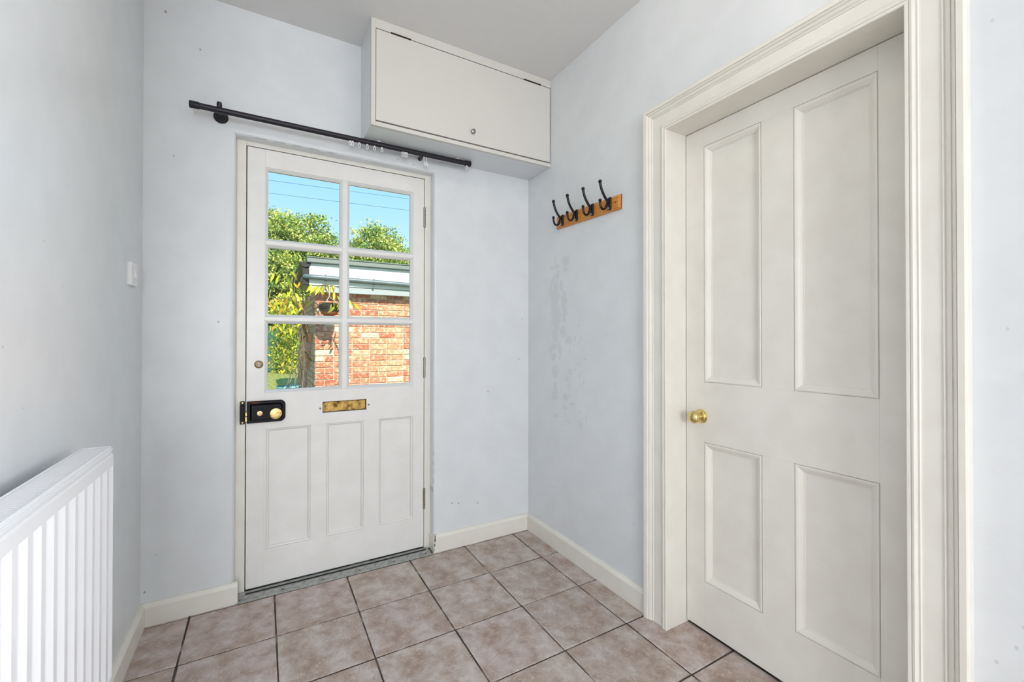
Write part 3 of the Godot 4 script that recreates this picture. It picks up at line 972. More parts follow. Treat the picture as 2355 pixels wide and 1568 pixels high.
# ------------------------------------------------------------------ side door in the right wall
func build_side_door() -> void:
	var turn := Basis(Vector3.UP, -PI / 2)
	# u = z, v = y, w = -x
	var tr := Node3D.new()
	tr.name = "trim_2"
	add_child(tr)
	tr.basis = turn
	structure(tr, "moulded cream architrave and deep jamb round the panelled side door", "door frame")
	var st := new_st()
	arch(st, 1.085, 1.840, 0.0, 2.027, [Vector2(0, -0.005), Vector2(0, 0.0205), Vector2(0.002, 0.0225), Vector2(0.008, 0.0225), Vector2(0.0095, 0.0195), Vector2(0.011, 0.0225), Vector2(0.016, 0.0240), Vector2(0.020, 0.0215), Vector2(0.0215, 0.0170), Vector2(0.026, 0.0190), Vector2(0.0285, 0.0165), Vector2(0.032, 0.0160), Vector2(0.069, 0.0165), Vector2(0.0705, 0.0200), Vector2(0.073, 0.0200), Vector2(0.0745, 0.0170), Vector2(0.079, 0.0225), Vector2(0.086, 0.0260), Vector2(0.0875, 0.0225), Vector2(0.090, 0.0270), Vector2(0.095, 0.0305), Vector2(0.0965, 0.0275), Vector2(0.098, 0.0315), Vector2(0.110, 0.0320), Vector2(0.1135, 0.0300), Vector2(0.1145, 0.0265), Vector2(0.1145, 0.0)])
	obj(st, "architrave", M.cream_gloss, tr)
	st = new_st()
	arch(st, 1.085, 1.840, 0.0, 2.027, [Vector2(0.022, -0.145), Vector2(0, -0.145), Vector2(0, -0.005)])
	obj(st, "jamb_lining", M.cream_gloss, tr)
	st = new_st()
	arch(st, 1.097, 1.828, 0.0, 2.015, [Vector2(0, -0.1449), Vector2(0, -0.1425), Vector2(0.0118, -0.1425)])
	obj(st, "stop", M.cream_gloss, tr)

	var door := Node3D.new()
	door.name = "door_2"
	add_child(door)
	door.position = Vector3(0.1, 0, 1.0875)
	door.basis = turn
	structure(door, "cream painted four-panel door with brass knob set in a deep jamb", "door")
	var W := 0.750
	var V0 := 0.013
	var V1 := 2.0245
	var T := -0.041
	var o := -1.0875
	var us := [0.0835, 0.3155, 0.4235, 0.6545]
	var vs := [0.2055, 0.7625, 1.0035, 1.9500]
	var e := 0.0007
	for u in [[0.0, us[0]], [us[3], W]]:
		st = new_st()
		box(st, Vector3(u[0], V0, T), Vector3(u[1], V1, 0), e)
		obj(st, "stile", M.cream_gloss, door)
	for v in [[V0, vs[0]], [vs[1], vs[2]], [vs[3], V1]]:
		st = new_st()
		box(st, Vector3(us[0], v[0], T), Vector3(us[3], v[1], 0), e)
		obj(st, "rail", M.cream_gloss, door)
	for v in [[vs[0], vs[1]], [vs[2], vs[3]]]:
		st = new_st()
		box(st, Vector3(us[1], v[0], T), Vector3(us[2], v[1], 0), e)
		obj(st, "muntin", M.cream_gloss, door)
	var pans := [[us[0], us[1], vs[2], vs[3]], [us[2], us[3], vs[2], vs[3]], [us[0], us[1], vs[0], vs[1]], [us[2], us[3], vs[0], vs[1]]]
	for p in pans:
		st = new_st()
		ring(st, p[0], p[1], p[2], p[3], [Vector2(0, 0), Vector2(0.0006, -0.0025), Vector2(0.0016, -0.0028), Vector2(0.0026, 0.0006), Vector2(0.006, 0.0012), Vector2(0.012, -0.0012), Vector2(0.018, -0.0062), Vector2(0.0225, -0.0095), Vector2(0.0235, -0.0125), Vector2(0.0262, -0.0128), Vector2(0.0268, -0.0150), Vector2(0.029, -0.0152)])
		face(st, p[0] + 0.029, p[1] - 0.029, p[2] + 0.029, p[3] - 0.029, -0.0152, [])
		face(st, p[0], p[1], p[2], p[3], -0.03, [], Vector3.FORWARD)
		obj(st, "panel", M.cream_gloss, door)
	# brass knob on its rose
	var kn := Node3D.new()
	kn.name = "door_knob"
	door.add_child(kn)
	kn.set_meta("label", "polished brass knob on a round rose")
	kn.position = Vector3(1.157 + o, 0.8645, 0)
	st = new_st()
	lathe(st, Vector3.ZERO, Vector3.BACK, [Vector2(0.0285, 0), Vector2(0.0285, 0.002), Vector2(0.0265, 0.004), Vector2(0.0235, 0.0042), Vector2(0.022, 0.0065), Vector2(0.018, 0.0085), Vector2(0.013, 0.0095), Vector2(0.0125, 0.011), Vector2(0, 0.011)], 36)
	obj(st, "rose", M.brass, kn)
	st = new_st()
	lathe(st, Vector3.ZERO, Vector3.BACK, [Vector2(0.0105, 0.010), Vector2(0.0105, 0.013), Vector2(0.0085, 0.016), Vector2(0.0085, 0.024), Vector2(0.0105, 0.028), Vector2(0.017, 0.031), Vector2(0.0225, 0.036), Vector2(0.0252, 0.043), Vector2(0.0252, 0.048), Vector2(0.0225, 0.055), Vector2(0.0165, 0.0605), Vector2(0.008, 0.0632), Vector2(0, 0.064)], 36)
	obj(st, "knob", M.brass, kn)
	for s in [-1.0, 1.0]:
		st = new_st()
		lathe(st, Vector3(s * 0.0245, -s * 0.006, 0.003), Vector3.BACK, [Vector2(0.003, 0), Vector2(0.0024, 0.0014), Vector2(0, 0.0015)], 10)
		obj(st, "screw", M.hinge_bronze, kn)


# ------------------------------------------------------------------ skirting
func skirt(called: String, label: String, a: Vector3, b: Vector3, out: Vector3, h := 0.094, t := 0.018, ends := [false, false], mitre := [0.0, 0.0]) -> void:
	var st := new_st()
	var prof := [Vector2(t, 0.0), Vector2(t, h - 0.016), Vector2(t - 0.002, h - 0.012), Vector2(t - 0.009, h - 0.002), Vector2(t - 0.013, h), Vector2(0, h)]
	var dir := (b - a).normalized()
	for i in prof.size() - 1:
		var p: Vector2 = prof[i]
		var q: Vector2 = prof[i + 1]
		var d := q - p
		quad(st, a + out * p.x + Vector3.UP * p.y + dir * mitre[0] * p.x, b + out * p.x + Vector3.UP * p.y - dir * mitre[1] * p.x, b + out * q.x + Vector3.UP * q.y - dir * mitre[1] * q.x, a + out * q.x + Vector3.UP * q.y + dir * mitre[0] * q.x, out * d.y + Vector3.UP * -d.x)
	for e in 2:
		if ends[e]:
			var base: Vector3 = [a, b][e]
			for i in prof.size() - 1:
				tri(st, base, base + out * prof[i].x + Vector3.UP * prof[i].y, base + out * prof[i + 1].x + Vector3.UP * prof[i + 1].y, dir * [-1.0, 1.0][e])
	var o := obj(st, called, M.cream_gloss)
	structure(o, label, "skirting")


func build_skirting() -> void:
	skirt("baseboard_back", "cream skirting board in the corner beside the radiator wall", Vector3(XL, 0, 0), Vector3(-1.530, 0, 0), Vector3.BACK, 0.092, 0.018, [false, true], [1.0, 0.0])
	skirt("baseboard_back_001", "cream skirting board between front door hinges and far corner", Vector3(-0.617, 0, 0), Vector3(0, 0, 0), Vector3.BACK, 0.096, 0.018, [true, false], [0.0, 1.0])
	skirt("baseboard_reveal", "short cream skirting return in the front door reveal, hinge side", Vector3(-0.6165, 0, -0.06), Vector3(-0.6165, 0, 0.018), Vector3.LEFT, 0.096, 0.004, [false, true])
	skirt("baseboard_right", "cream skirting board below the coat hooks and damp wall", Vector3(0, 0, 0), Vector3(0, 0, 0.9702), Vector3.LEFT, 0.098, 0.018, [false, false], [1.0, 0.0])
	skirt("baseboard_right_001", "cream skirting board past the panelled side door", Vector3(0, 0, 1.9548), Vector3(0, 0, ZO), Vector3.LEFT, 0.098, 0.018)
	skirt("baseboard_left", "cream skirting board running under the white radiator", Vector3(XL, 0, 0), Vector3(XL, 0, ZL), Vector3.RIGHT, 0.092, 0.018, [false, false], [1.0, 0.0])


# ------------------------------------------------------------------ cupboard over the door
func build_cupboard() -> void:
	var c := thing("wall_cupboard", "off-white box cupboard with hinged flap high in the corner by the ceiling", "cupboard", Vector3(-1.0075, 2.167, 0))
	var W := 1.0075 - 0.0015
	var H := YC - 2.167
	var D := 0.243
	var st := new_st()
	box(st, Vector3(0, 0, 0.0), Vector3(0.016, H, D - 0.018), 0.0005)
	obj(st, "side_panel", M.wall_paint, c)
	st = new_st()
	box(st, Vector3(0.016, 0.0, 0.0), Vector3(W, 0.014, D - 0.018), 0.0005)
	obj(st, "bottom_panel", M.wall_paint, c)
	st = new_st()
	box(st, Vector3(0, 0, D - 0.018), Vector3(0.0205, H, D), 0.0008)
	obj(st, "stile", M.cupboard_paint, c)
	st = new_st()
	box(st, Vector3(0.0207, 0, D - 0.018), Vector3(W, 0.0195, D), 0.0008)
	obj(st, "bottom_rail", M.cupboard_paint, c)
	st = new_st()
	box(st, Vector3(0.0207, H - 0.043, D - 0.018), Vector3(W, H, D), 0.0008)
	obj(st, "top_rail", M.cupboard_paint, c)
	st = new_st()
	box(st, Vector3(0.016, 0.014, 0.0), Vector3(W, H, 0.006))
	obj(st, "back_board", M.cupboard_paint, c)
	var d := Node3D.new()
	d.name = "flap_door"
	c.add_child(d)
	st = new_st()
	box(st, Vector3(0.0225, 0.0260, D - 0.016), Vector3(W - 0.0045, H - 0.0478, D + 0.0012), 0.001)
	obj(st, "flap", M.cupboard_paint, d)
	st = new_st()
	lathe(st, Vector3(0.513, 0.084, D + 0.0012), Vector3.BACK, [Vector2(0.007, 0), Vector2(0.006, 0.004), Vector2(0.0105, 0.008), Vector2(0.0125, 0.013), Vector2(0.0115, 0.017), Vector2(0.007, 0.0195), Vector2(0, 0.020)], 20)
	obj(st, "knob", M.steel, d)
	for x in [[0.0895, 0.186], [0.828, 0.938]]:
		st = new_st()
		var L: float = x[1] - x[0]
		var prof := [Vector2(0, 0)]
		for k in 5:
			prof.append_array([Vector2(0.0042, L * k / 5 + 0.0004), Vector2(0.0042, L * (k + 1) / 5 - 0.0006), Vector2(0.003, L * (k + 1) / 5)])
		prof.append(Vector2(0, L))
		lathe(st, Vector3(x[0], H - 0.0454, D + 0.001), Vector3.RIGHT, prof, 10)
		obj(st, "hinge", M.hinge_bronze, c)


# ------------------------------------------------------------------ radiator
func build_radiator() -> void:
	var r := thing("radiator", "white double panel radiator with vertical flutes on the wall below the switch", "radiator", Vector3(XL, 0, 0))
	var Z0 := 0.832
	var Z1 := 1.66
	var FX := 0.102         # front face, from the wall
	var Y0 := 0.285
	var Y1 := 0.885
	# front panel in u = -z, v = y, w = +x
	var b := Basis(Vector3(0, 0, -1), Vector3.UP, Vector3(1, 0, 0))
	var holes := []
	var z := Z0 + 0.006
	var rib := 0.876
	var lo := Z0 + 0.0035
	while rib < Z1:
		holes.append([-(rib - 0.0075), -lo, Y0 + 0.035, 0.855])
		lo = rib + 0.0075
		rib += 0.0514
	var st := new_st()
	face(st, -Z1, -Z0, Y0, Y1 - 0.006, FX, holes)
	for h in holes:
		ring(st, h[0], h[1], h[2], h[3], [Vector2(0, FX), Vector2(0.001, FX - 0.0006), Vector2(0.006, FX - 0.0075), Vector2(0.0075, FX - 0.0085)])
		face(st, h[0] + 0.0075, h[1] - 0.0075, h[2] + 0.0075, h[3] - 0.0075, FX - 0.0085, [])
	st.set_smooth_group(4)
	var prev := Vector2(Y1 - 0.006, FX)
	for k in range(1, 7):
		var a := PI / 2 * k / 6
		var nx := Vector2(Y1 - 0.006 + 0.006 * sin(a), FX - 0.006 + 0.006 * cos(a))
		quad(st, Vector3(-Z1, prev.x, prev.y), Vector3(-Z0, prev.x, prev.y), Vector3(-Z0, nx.x, nx.y), Vector3(-Z1, nx.x, nx.y), Vector3(0, 1, 1))
		prev = nx
	st.set_smooth_group(-1)
	quad(st, Vector3(-Z1, Y1, FX - 0.006), Vector3(-Z0, Y1, FX - 0.006), Vector3(-Z0, Y1, FX - 0.012), Vector3(-Z1, Y1, FX - 0.012), Vector3.UP)
	quad(st, Vector3(-Z0, Y0, FX), Vector3(-Z0, Y1 - 0.006, FX), Vector3(-Z0, Y1, FX - 0.012), Vector3(-Z0, Y0, FX - 0.012), Vector3.RIGHT)
	quad(st, Vector3(-Z1, Y0, FX), Vector3(-Z0, Y0, FX), Vector3(-Z0, Y0, FX - 0.012), Vector3(-Z1, Y0, FX - 0.012), Vector3.DOWN)
	face(st, -Z1, -Z0, Y0, Y1, FX - 0.013, [], Vector3.FORWARD)
	var o := obj(st, "front_panel", M.radiator_enamel, r)
	o.basis = b
	# back panel
	st = new_st()
	box(st, Vector3(0.032, Y0, Z0 + 0.004), Vector3(0.044, Y1 + 0.004, Z1), 0.004)
	obj(st, "back_panel", M.radiator_enamel, r)
	# end cover
	st = new_st()
	box(st, Vector3(0.036, Y0 + 0.01, Z0 - 0.001), Vector3(FX - 0.008, 0.903, Z0 + 0.003), 0.001)
	obj(st, "end_cover", M.radiator_enamel, r)
	# top grille: rails and slats
	for x in [[0.0395, 0.0445], [FX - 0.0095, FX - 0.0035]]:
		st = new_st()
		box(st, Vector3(x[0], 0.884, Z0), Vector3(x[1], 0.9035, Z1), 0.002)
		obj(st, "grille_rail", M.radiator_enamel, r)
	st = new_st()
	box(st, Vector3(FX - 0.006, 0.8935, Z0 + 0.001), Vector3(FX - 0.0005, 0.8965, Z1), 0.001)
	obj(st, "grille_lip", M.radiator_enamel, r)
	st = new_st()
	box(st, Vector3(0.0445, -0.0022, -0.0032), Vector3(FX - 0.0095, 0.0008, 0.0032), 0.0006)
	var slat := to_mesh(st)
	var n := int((Z1 - Z0) / 0.0125)
	for i in n:
		var s := put(slat, "slat", M.radiator_enamel, r)
		s.position = Vector3(0, 0.900, Z0 + 0.010 + i * 0.0125)
		s.rotation.x = 0.18
	st = new_st()
	box(st, Vector3(0.046, 0.40, Z0 + 0.01), Vector3(FX - 0.016, 0.78, Z1 - 0.01))
	obj(st, "convector_fins", M.radiator_enamel, r)
	# valve and tail
	st = new_st()
	tube(st, [Vector3(0.068, 0.305, Z0 + 0.01), Vector3(0.068, 0.305, Z0 - 0.02)], [0.011], 12)
	lathe(st, Vector3(0.068, 0.285, Z0 - 0.026), Vector3.UP, [Vector2(0, -0.02), Vector2(0.011, -0.018), Vector2(0.012, 0.0), Vector2(0.015, 0.004), Vector2(0.015, 0.03), Vector2(0.011, 0.042), Vector2(0, 0.044)], 16)
	tube(st, [Vector3(0.068, 0.27, Z0 - 0.026), Vector3(0.068, 0.0, Z0 - 0.026)], [0.0075], 12)
	obj(st, "valve", M.white_plastic, r)


# ------------------------------------------------------------------ curtain pole
func build_pole() -> void:
	var A := Vector3(-1.705, 2.148, 0.082)
	var B := Vector3(-0.437, 2.152, 0.082)
	var p := thing("curtain_pole", "slim dark metal curtain pole above the front door", "curtain pole", A)
	var d := B - A
	var st := new_st()
	tube(st, [Vector3(0.02, 0, 0), d - Vector3(0.02, 0, 0)], [0.0125], 20)
	obj(st, "pole", M.pole_metal, p)
	for e in 2:
		st = new_st()
		var ax := -d.normalized() if e == 0 else d.normalized()
		var at := d.normalized() * 0.034 if e == 0 else d - d.normalized() * 0.030
		lathe(st, at, ax, [Vector2(0.0126, 0), Vector2(0.0150, 0.0005), Vector2(0.0150, 0.031), Vector2(0.0138, 0.034), Vector2(0, 0.0342)], 20)
		obj(st, "end_cap", M.pole_metal, p)
	for x in [0.104, 1.006]:
		var br := Node3D.new()
		br.name = numbered("bracket", p)
		p.add_child(br)
		br.position = Vector3(x, d.y * x / d.x, 0)
		var low := 0.006 if x < 0.5 else 0.004
		st = new_st()
		lathe(st, Vector3(0, low, -0.082), Vector3.BACK, [Vector2(0.028, 0), Vector2(0.028, 0.004), Vector2(0.024, 0.009), Vector2(0.014, 0.016), Vector2(0.011, 0.022), Vector2(0, 0.022)] if x < 0.5 else [Vector2(0.010, 0), Vector2(0.010, 0.004), Vector2(0.008, 0.009), Vector2(0, 0.010)], 24)
		obj(st, "rose", M.pole_metal, br)
		st = new_st()
		tube(st, [Vector3(0, low, -0.070), Vector3(0, low * 0.6, -0.04), Vector3(0, 0, -0.010)], [0.009, 0.008, 0.008], 14)
		obj(st, "arm", M.pole_metal, br)
		if x < 0.5:
			st = new_st()
			lathe(st, Vector3(0, 0.010, 0.0), Vector3(0, 0.9, 0.28), [Vector2(0.010, 0), Vector2(0.010, 0.014), Vector2(0.0085, 0.022), Vector2(0.006, 0.024), Vector2(0.0055, 0.021), Vector2(0, 0.021)], 18)
			obj(st, "clamp_screw", M.pole_metal, br)
	# white gliders that run under the pole
	var xs := [-1.072, -1.061, -1.030, -0.992, -0.957, -0.921, -0.815, -0.803, -0.794, -0.457]
	var ord := ["first", "second", "third", "fourth", "fifth", "sixth", "seventh", "eighth", "ninth"]
	for i in xs.size():
		var x: float = xs[i]
		var lab: String = "small white plastic curtain glider, %s from the left under the dark pole" % ord[i] if i < 9 else "lone white plastic curtain glider at the cupboard end of the dark pole"
		var g := thing("curtain_glider", lab, "curtain glider", Vector3(x, A.y + d.y * (x - A.x) / d.x - 0.0125, 0.084), "white curtain gliders under the pole")
		st = new_st()
		box(st, Vector3(-0.0042, -0.004, -0.004), Vector3(0.0042, 0.0008, 0.004), 0.001)
		obj(st, "slider", M.white_plastic, g)
		st = new_st()
		var loop := []
		for k in 13:
			var a := TAU * k / 12
			loop.append(Vector3(sin(a) * 0.0052, -0.0135 + cos(a) * 0.0090, 0))
		tube(st, loop, [0.0020], 6, false)
		obj(st, "eyelet", M.white_plastic, g)
	var hk := thing("curtain_hook", "two white plastic curtain hooks hanging together beside pole bracket", "curtain hook", Vector3(-0.702, 2.139, 0.080))
	for s in [0.0, 0.0135]:
		st = new_st()
		tube(st, smooth_path([Vector3(s, 0.0, 0), Vector3(s + 0.001, -0.018, 0.002), Vector3(s + 0.003, -0.036, 0.0), Vector3(s + 0.008, -0.044, -0.001), Vector3(s + 0.010, -0.036, -0.002), Vector3(s + 0.008, -0.024, -0.003)], 5), [0.0024], 8)
		obj(st, "hook", M.white_plastic, hk)
	for x in [-0.938, -0.510]:
		var lab: String = "tiny white plastic clip on top of pole under the cupboard's left end" if x < -0.7 else "tiny white plastic clip on top of pole near its right end cap"
		var g := thing("pole_clip", lab, "clip", Vector3(x, A.y + d.y * (x - A.x) / d.x + 0.0122, 0.084), "white clips on the pole")
		st = new_st()
		box(st, Vector3(-0.009, 0, -0.004), Vector3(0.009, 0.0035, 0.006), 0.001)
		box(st, Vector3(-0.006, 0.002, 0.000), Vector3(-0.002, 0.0055, 0.005), 0.0008)
		obj(st, "clip_body", M.white_plastic, g)


# ------------------------------------------------------------------ coat rack
func build_coat_rack() -> void:
	var r := thing("coat_rack", "orange pine coat rail with four black double hooks on right wall", "coat rack", Vector3(0, 1.817, 0.565))
	r.basis = Basis(Vector3.UP, -PI / 2) * Basis(Vector3.BACK, -0.026)
	var L := 0.251
	var st := new_st()
	plate(st, -L, L, -0.0345, 0.0345, [0.0005, 0.0005, 0.0005, 0.0005], [Vector2(0, 0), Vector2(0, 0.007), Vector2(0.0015, 0.0095), Vector2(0.004, 0.0100), Vector2(0.0105, 0.0155), Vector2(0.0115, 0.0160)], 1)
	obj(st, "rail", M.pine, r)
	for s in [-1.0, 1.0]:
		st = new_st()
		box(st, Vector3(s * L - 0.0006, -0.0335, 0.0004), Vector3(s * L + 0.0006, 0.0335, 0.0068))
		obj(st, "end_grain", M.pine_end, r)
		st = new_st()
		lathe(st, Vector3(s * 0.2245, 0, 0.0158), Vector3.BACK, [Vector2(0.0052, 0), Vector2(0.0045, 0.0008), Vector2(0, 0.0009)], 14)
		obj(st, "screw_cap", M.pine_end, r)
	for z in [0.378, 0.501, 0.628, 0.752]:
		var h := Node3D.new()
		h.name = numbered("hook", r)
		r.add_child(h)
		h.position = Vector3(z - 0.565, 0.002, 0.016)
		st = new_st()
		plate(st, -0.0125, 0.0125, -0.031, 0.031, [0.011, 0.011, 0.008, 0.008], [Vector2(0, 0), Vector2(0, 0.003), Vector2(0.002, 0.0055), Vector2(0.005, 0.0075), Vector2(0.0085, 0.0085)], 6)
		obj(st, "base_plate", M.iron, h)
		st = new_st()
		tube(st, smooth_path([Vector3(0, 0.004, 0.004), Vector3(0, 0.014, 0.018), Vector3(0, 0.034, 0.036), Vector3(0, 0.060, 0.052), Vector3(0, 0.088, 0.061)], 6), [0.0062], 10)
		lathe(st, Vector3(0, 0.083, 0.0605), Vector3(0, 1, 0.15), [Vector2(0.0045, 0), Vector2(0.0062, 0.002), Vector2(0.0045, 0.005), Vector2(0, 0.005)], 12)
		ball(st, Vector3(0, 0.0945, 0.062), 0.0088, 16)
		obj(st, "upper_prong", M.iron, h)
		st = new_st()
		tube(st, smooth_path([Vector3(0, 0.012, 0.016), Vector3(0, -0.004, 0.020), Vector3(0, -0.022, 0.026), Vector3(0, -0.031, 0.040), Vector3(0, -0.022, 0.054), Vector3(0, -0.002, 0.060)], 6), [0.0052], 10)
		lathe(st, Vector3(0, -0.003, 0.060), Vector3(0, 1, 0.1), [Vector2(0.0038, 0), Vector2(0.0054, 0.002), Vector2(0.0038, 0.0045), Vector2(0, 0.0045)], 12)
		ball(st, Vector3(0, 0.0075, 0.0605), 0.0078, 16)
		obj(st, "lower_prong", M.iron, h)
		st = new_st()
		lathe(st, Vector3(0, -0.0215, 0.0065), Vector3(0, -0.25, 1), [Vector2(0.0062, 0), Vector2(0.0056, 0.0025), Vector2(0.0035, 0.0042), Vector2(0, 0.0048)], 14)
		obj(st, "screw", M.steel, h)


# ------------------------------------------------------------------ light switch
func build_switch() -> void:
	var s := thing("light_switch", "white plastic rocker light switch near the corner on the left wall", "light switch", Vector3(XL, 1.416, 0.181))
	s.basis = Basis(Vector3.UP, PI / 2)      # u = -z, w = +x
	var st := new_st()
	plate(st, -0.0425, 0.0425, -0.0430, 0.0430, [0.003, 0.003, 0.003, 0.003], [Vector2(0, 0), Vector2(0, 0.0095), Vector2(0.0008, 0.0112), Vector2(0.003, 0.012)])
	obj(st, "face_plate", M.white_plastic, s)
	st = new_st()
	ring(st, -0.0075, 0.0075, -0.0155, 0.0155, [Vector2(0, 0.0121), Vector2(0.0012, 0.0121), Vector2(0.0012, 0.0112)])
	obj(st, "rocker_surround", M.white_plastic, s)
	st = new_st()
	box(st, Vector3(-0.006, -0.0145, 0.0090), Vector3(0.006, 0.0145, 0.0160), 0.001, Transform3D(Basis(Vector3.RIGHT, -0.17), Vector3(0, 0, 0.0005)))
	obj(st, "rocker", M.white_plastic, s)
	for x in [-0.030, 0.030]:
		st = new_st()
		lathe(st, Vector3(x, 0, 0.0119), Vector3.BACK, [Vector2(0.0032, 0), Vector2(0.0028, 0.0006), Vector2(0, 0.0006)], 12)
		obj(st, "screw", M.white_plastic, s)


# ------------------------------------------------------------------ unseen ceiling lamp above the frame, placed to light the hall
func build_unseen_ceiling_light() -> void:
	var c := thing("unseen_ceiling_light", "unseen round flush opal ceiling light, placed to light the hall", "ceiling light", Vector3(-0.62, YC, 1.30))
	var st := new_st()
	lathe(st, Vector3.ZERO, Vector3.DOWN, [Vector2(0.15, 0), Vector2(0.15, 0.012), Vector2(0.14, 0.016), Vector2(0, 0.016)], 40)
	obj(st, "base", M.white_plastic, c)
	st = new_st()
	lathe(st, Vector3.ZERO, Vector3.DOWN, [Vector2(0, 0.017), Vector2(0.16, 0.017), Vector2(0.165, 0.05), Vector2(0.155, 0.09), Vector2(0.12, 0.12), Vector2(0.06, 0.136), Vector2(0, 0.14)], 40)
	obj(st, "diffuser", M.lamp_glass, c)
	lamp(c, Vector3(0, -0.078, 0), 0.055, UNSEEN_HALL_LAMP)


func lamp(parent: Node3D, at: Vector3, size: float, energy: float) -> void:
	var l := OmniLight3D.new()
	l.name = "light"
	l.position = at
	l.light_size = size
	l.light_energy = energy
	l.light_color = Color(1.0, 0.965, 0.92)
	l.omni_range = 14.0
	l.omni_attenuation = 2.0
	l.shadow_enabled = true
	parent.add_child(l)


# ------------------------------------------------------------------ outdoors
func leaf_mesh(long: float, wide: float, fold := 0.25, droop := 0.2) -> ArrayMesh:
	var st := SurfaceTool.new()
	st.begin(Mesh.PRIMITIVE_TRIANGLES)
	st.set_smooth_group(1)
	var n := 4
	for i in n:
		var t0 := float(i) / n
		var t1 := float(i + 1) / n
		var w0 := wide * 0.5 * sin(PI * pow(t0, 0.8))
		var w1 := wide * 0.5 * sin(PI * pow(t1, 0.8))
		var c0 := Vector3(0, long * t0, -droop * long * t0 * t0)
		var c1 := Vector3(0, long * t1, -droop * long * t1 * t1)
		for s in [-1.0, 1.0]:
			quad(st, c0, c0 + Vector3(s * w0, 0, fold * w0), c1 + Vector3(s * w1, 0, fold * w1), c1, Vector3.BACK)
	return to_mesh(st)


func foliage(called: String, parent: Node, mesh: Mesh, spots: Array) -> MultiMeshInstance3D:
	var mm := MultiMesh.new()
	mm.transform_format = MultiMesh.TRANSFORM_3D
	mm.use_colors = true
	mm.mesh = mesh
	mm.instance_count = spots.size()
	for i in spots.size():
		mm.set_instance_transform(i, spots[i][0])
		mm.set_instance_color(i, spots[i][1])
	var o := MultiMeshInstance3D.new()
	o.multimesh = mm
	o.material_override = M.leaf_tint
	o.name = numbered(called, parent)
	parent.add_child(o, true)
	stuff(o)
	return o


func any_turn() -> Basis:
	return Basis.from_euler(Vector3(rng.randf_range(-1.2, 1.2), rng.randf_range(0, TAU), rng.randf_range(-1.2, 1.2)))


func lin(c: Color) -> Color:
	return c.srgb_to_linear()


func tree(label: String, base: Vector3, blobs: Array, count: int, size: float) -> void:
	var t := thing("garden_tree", label, "tree", base, "trees beyond the garden")
	var st := new_st()
	var top := Vector3(0, blobs[0][0].y, 0)
	tube(st, smooth_path([Vector3.ZERO, Vector3(0.1, top.y * 0.4, 0), top], 6), [0.22, 0.2, 0.19, 0.18, 0.17, 0.16, 0.15, 0.14, 0.13, 0.12, 0.11, 0.10, 0.08], 10)
	obj(st, "trunk", M.bark, t)
	for bl in blobs:
		st = new_st()
		tube(st, smooth_path([Vector3(0, top.y * 0.45, 0), (top + bl[0]) * 0.5, bl[0] + Vector3(0, bl[1] * 0.5, 0)], 4), [0.08, 0.075, 0.07, 0.06, 0.05, 0.045, 0.035, 0.03, 0.02], 7)
		obj(st, "branch", M.bark, t)
	var spots := []
	var pal := [lin(Color(0.80, 0.82, 0.42)), lin(Color(0.66, 0.74, 0.34)), lin(Color(0.50, 0.64, 0.30)), lin(Color(0.36, 0.52, 0.26)), lin(Color(0.86, 0.84, 0.50))]
	var vol := 0.0
	for bl in blobs:
		vol += bl[1] * bl[1]
	for bl in blobs:
		var R: float = bl[1]
		var twigs := int(count / 46.0 * R * R / vol)
		for i in twigs:
			var dir := Vector3(rng.randfn(), rng.randfn(), rng.randfn()).normalized()
			var c: Vector3 = bl[0] + dir * R * pow(rng.randf(), 0.28) * rng.randf_range(0.82, 1.12)
			var tone := rng.randi() % pal.size()
			for k in 46:
				var q := c + (Vector3(rng.randfn(), rng.randfn() * 0.6, rng.randfn()) + dir * rng.randfn() * 0.5) * 0.145
				var col: Color = pal[tone if rng.randf() < 0.6 else rng.randi() % pal.size()]
				spots.append([Transform3D(any_turn().scaled(Vector3.ONE * rng.randf_range(0.6, 1.3)), q), col * rng.randf_range(0.85, 1.1)])
	foliage("foliage", t, leaf_mesh(size, size * 0.6), spots)


func build_garden() -> void:
	# ground
	var st := new_st()
	var prof := [Vector2(-0.25, -0.12), Vector2(-2.4, -0.12), Vector2(-3.1, 0.22), Vector2(-14.0, 0.26), Vector2(-60.0, 0.3)]
	for i in prof.size() - 1:
		quad(st, Vector3(-40, prof[i].y, prof[i].x), Vector3(40, prof[i].y, prof[i].x), Vector3(40, prof[i + 1].y, prof[i + 1].x), Vector3(-40, prof[i + 1].y, prof[i + 1].x), Vector3.UP)
	for i in 1:
		quad(st, Vector3(-40, -0.201, 60), Vector3(40, -0.201, 60), Vector3(40, -0.12, -0.25), Vector3(-40, -0.12, -0.25), Vector3.UP)
	var o := obj(st, "garden_ground", M.lawn)
	structure(o, "sunlit yellow-green lawn seen through the lowest door panes", "lawn")
	build_outbuilding()
	build_plants()


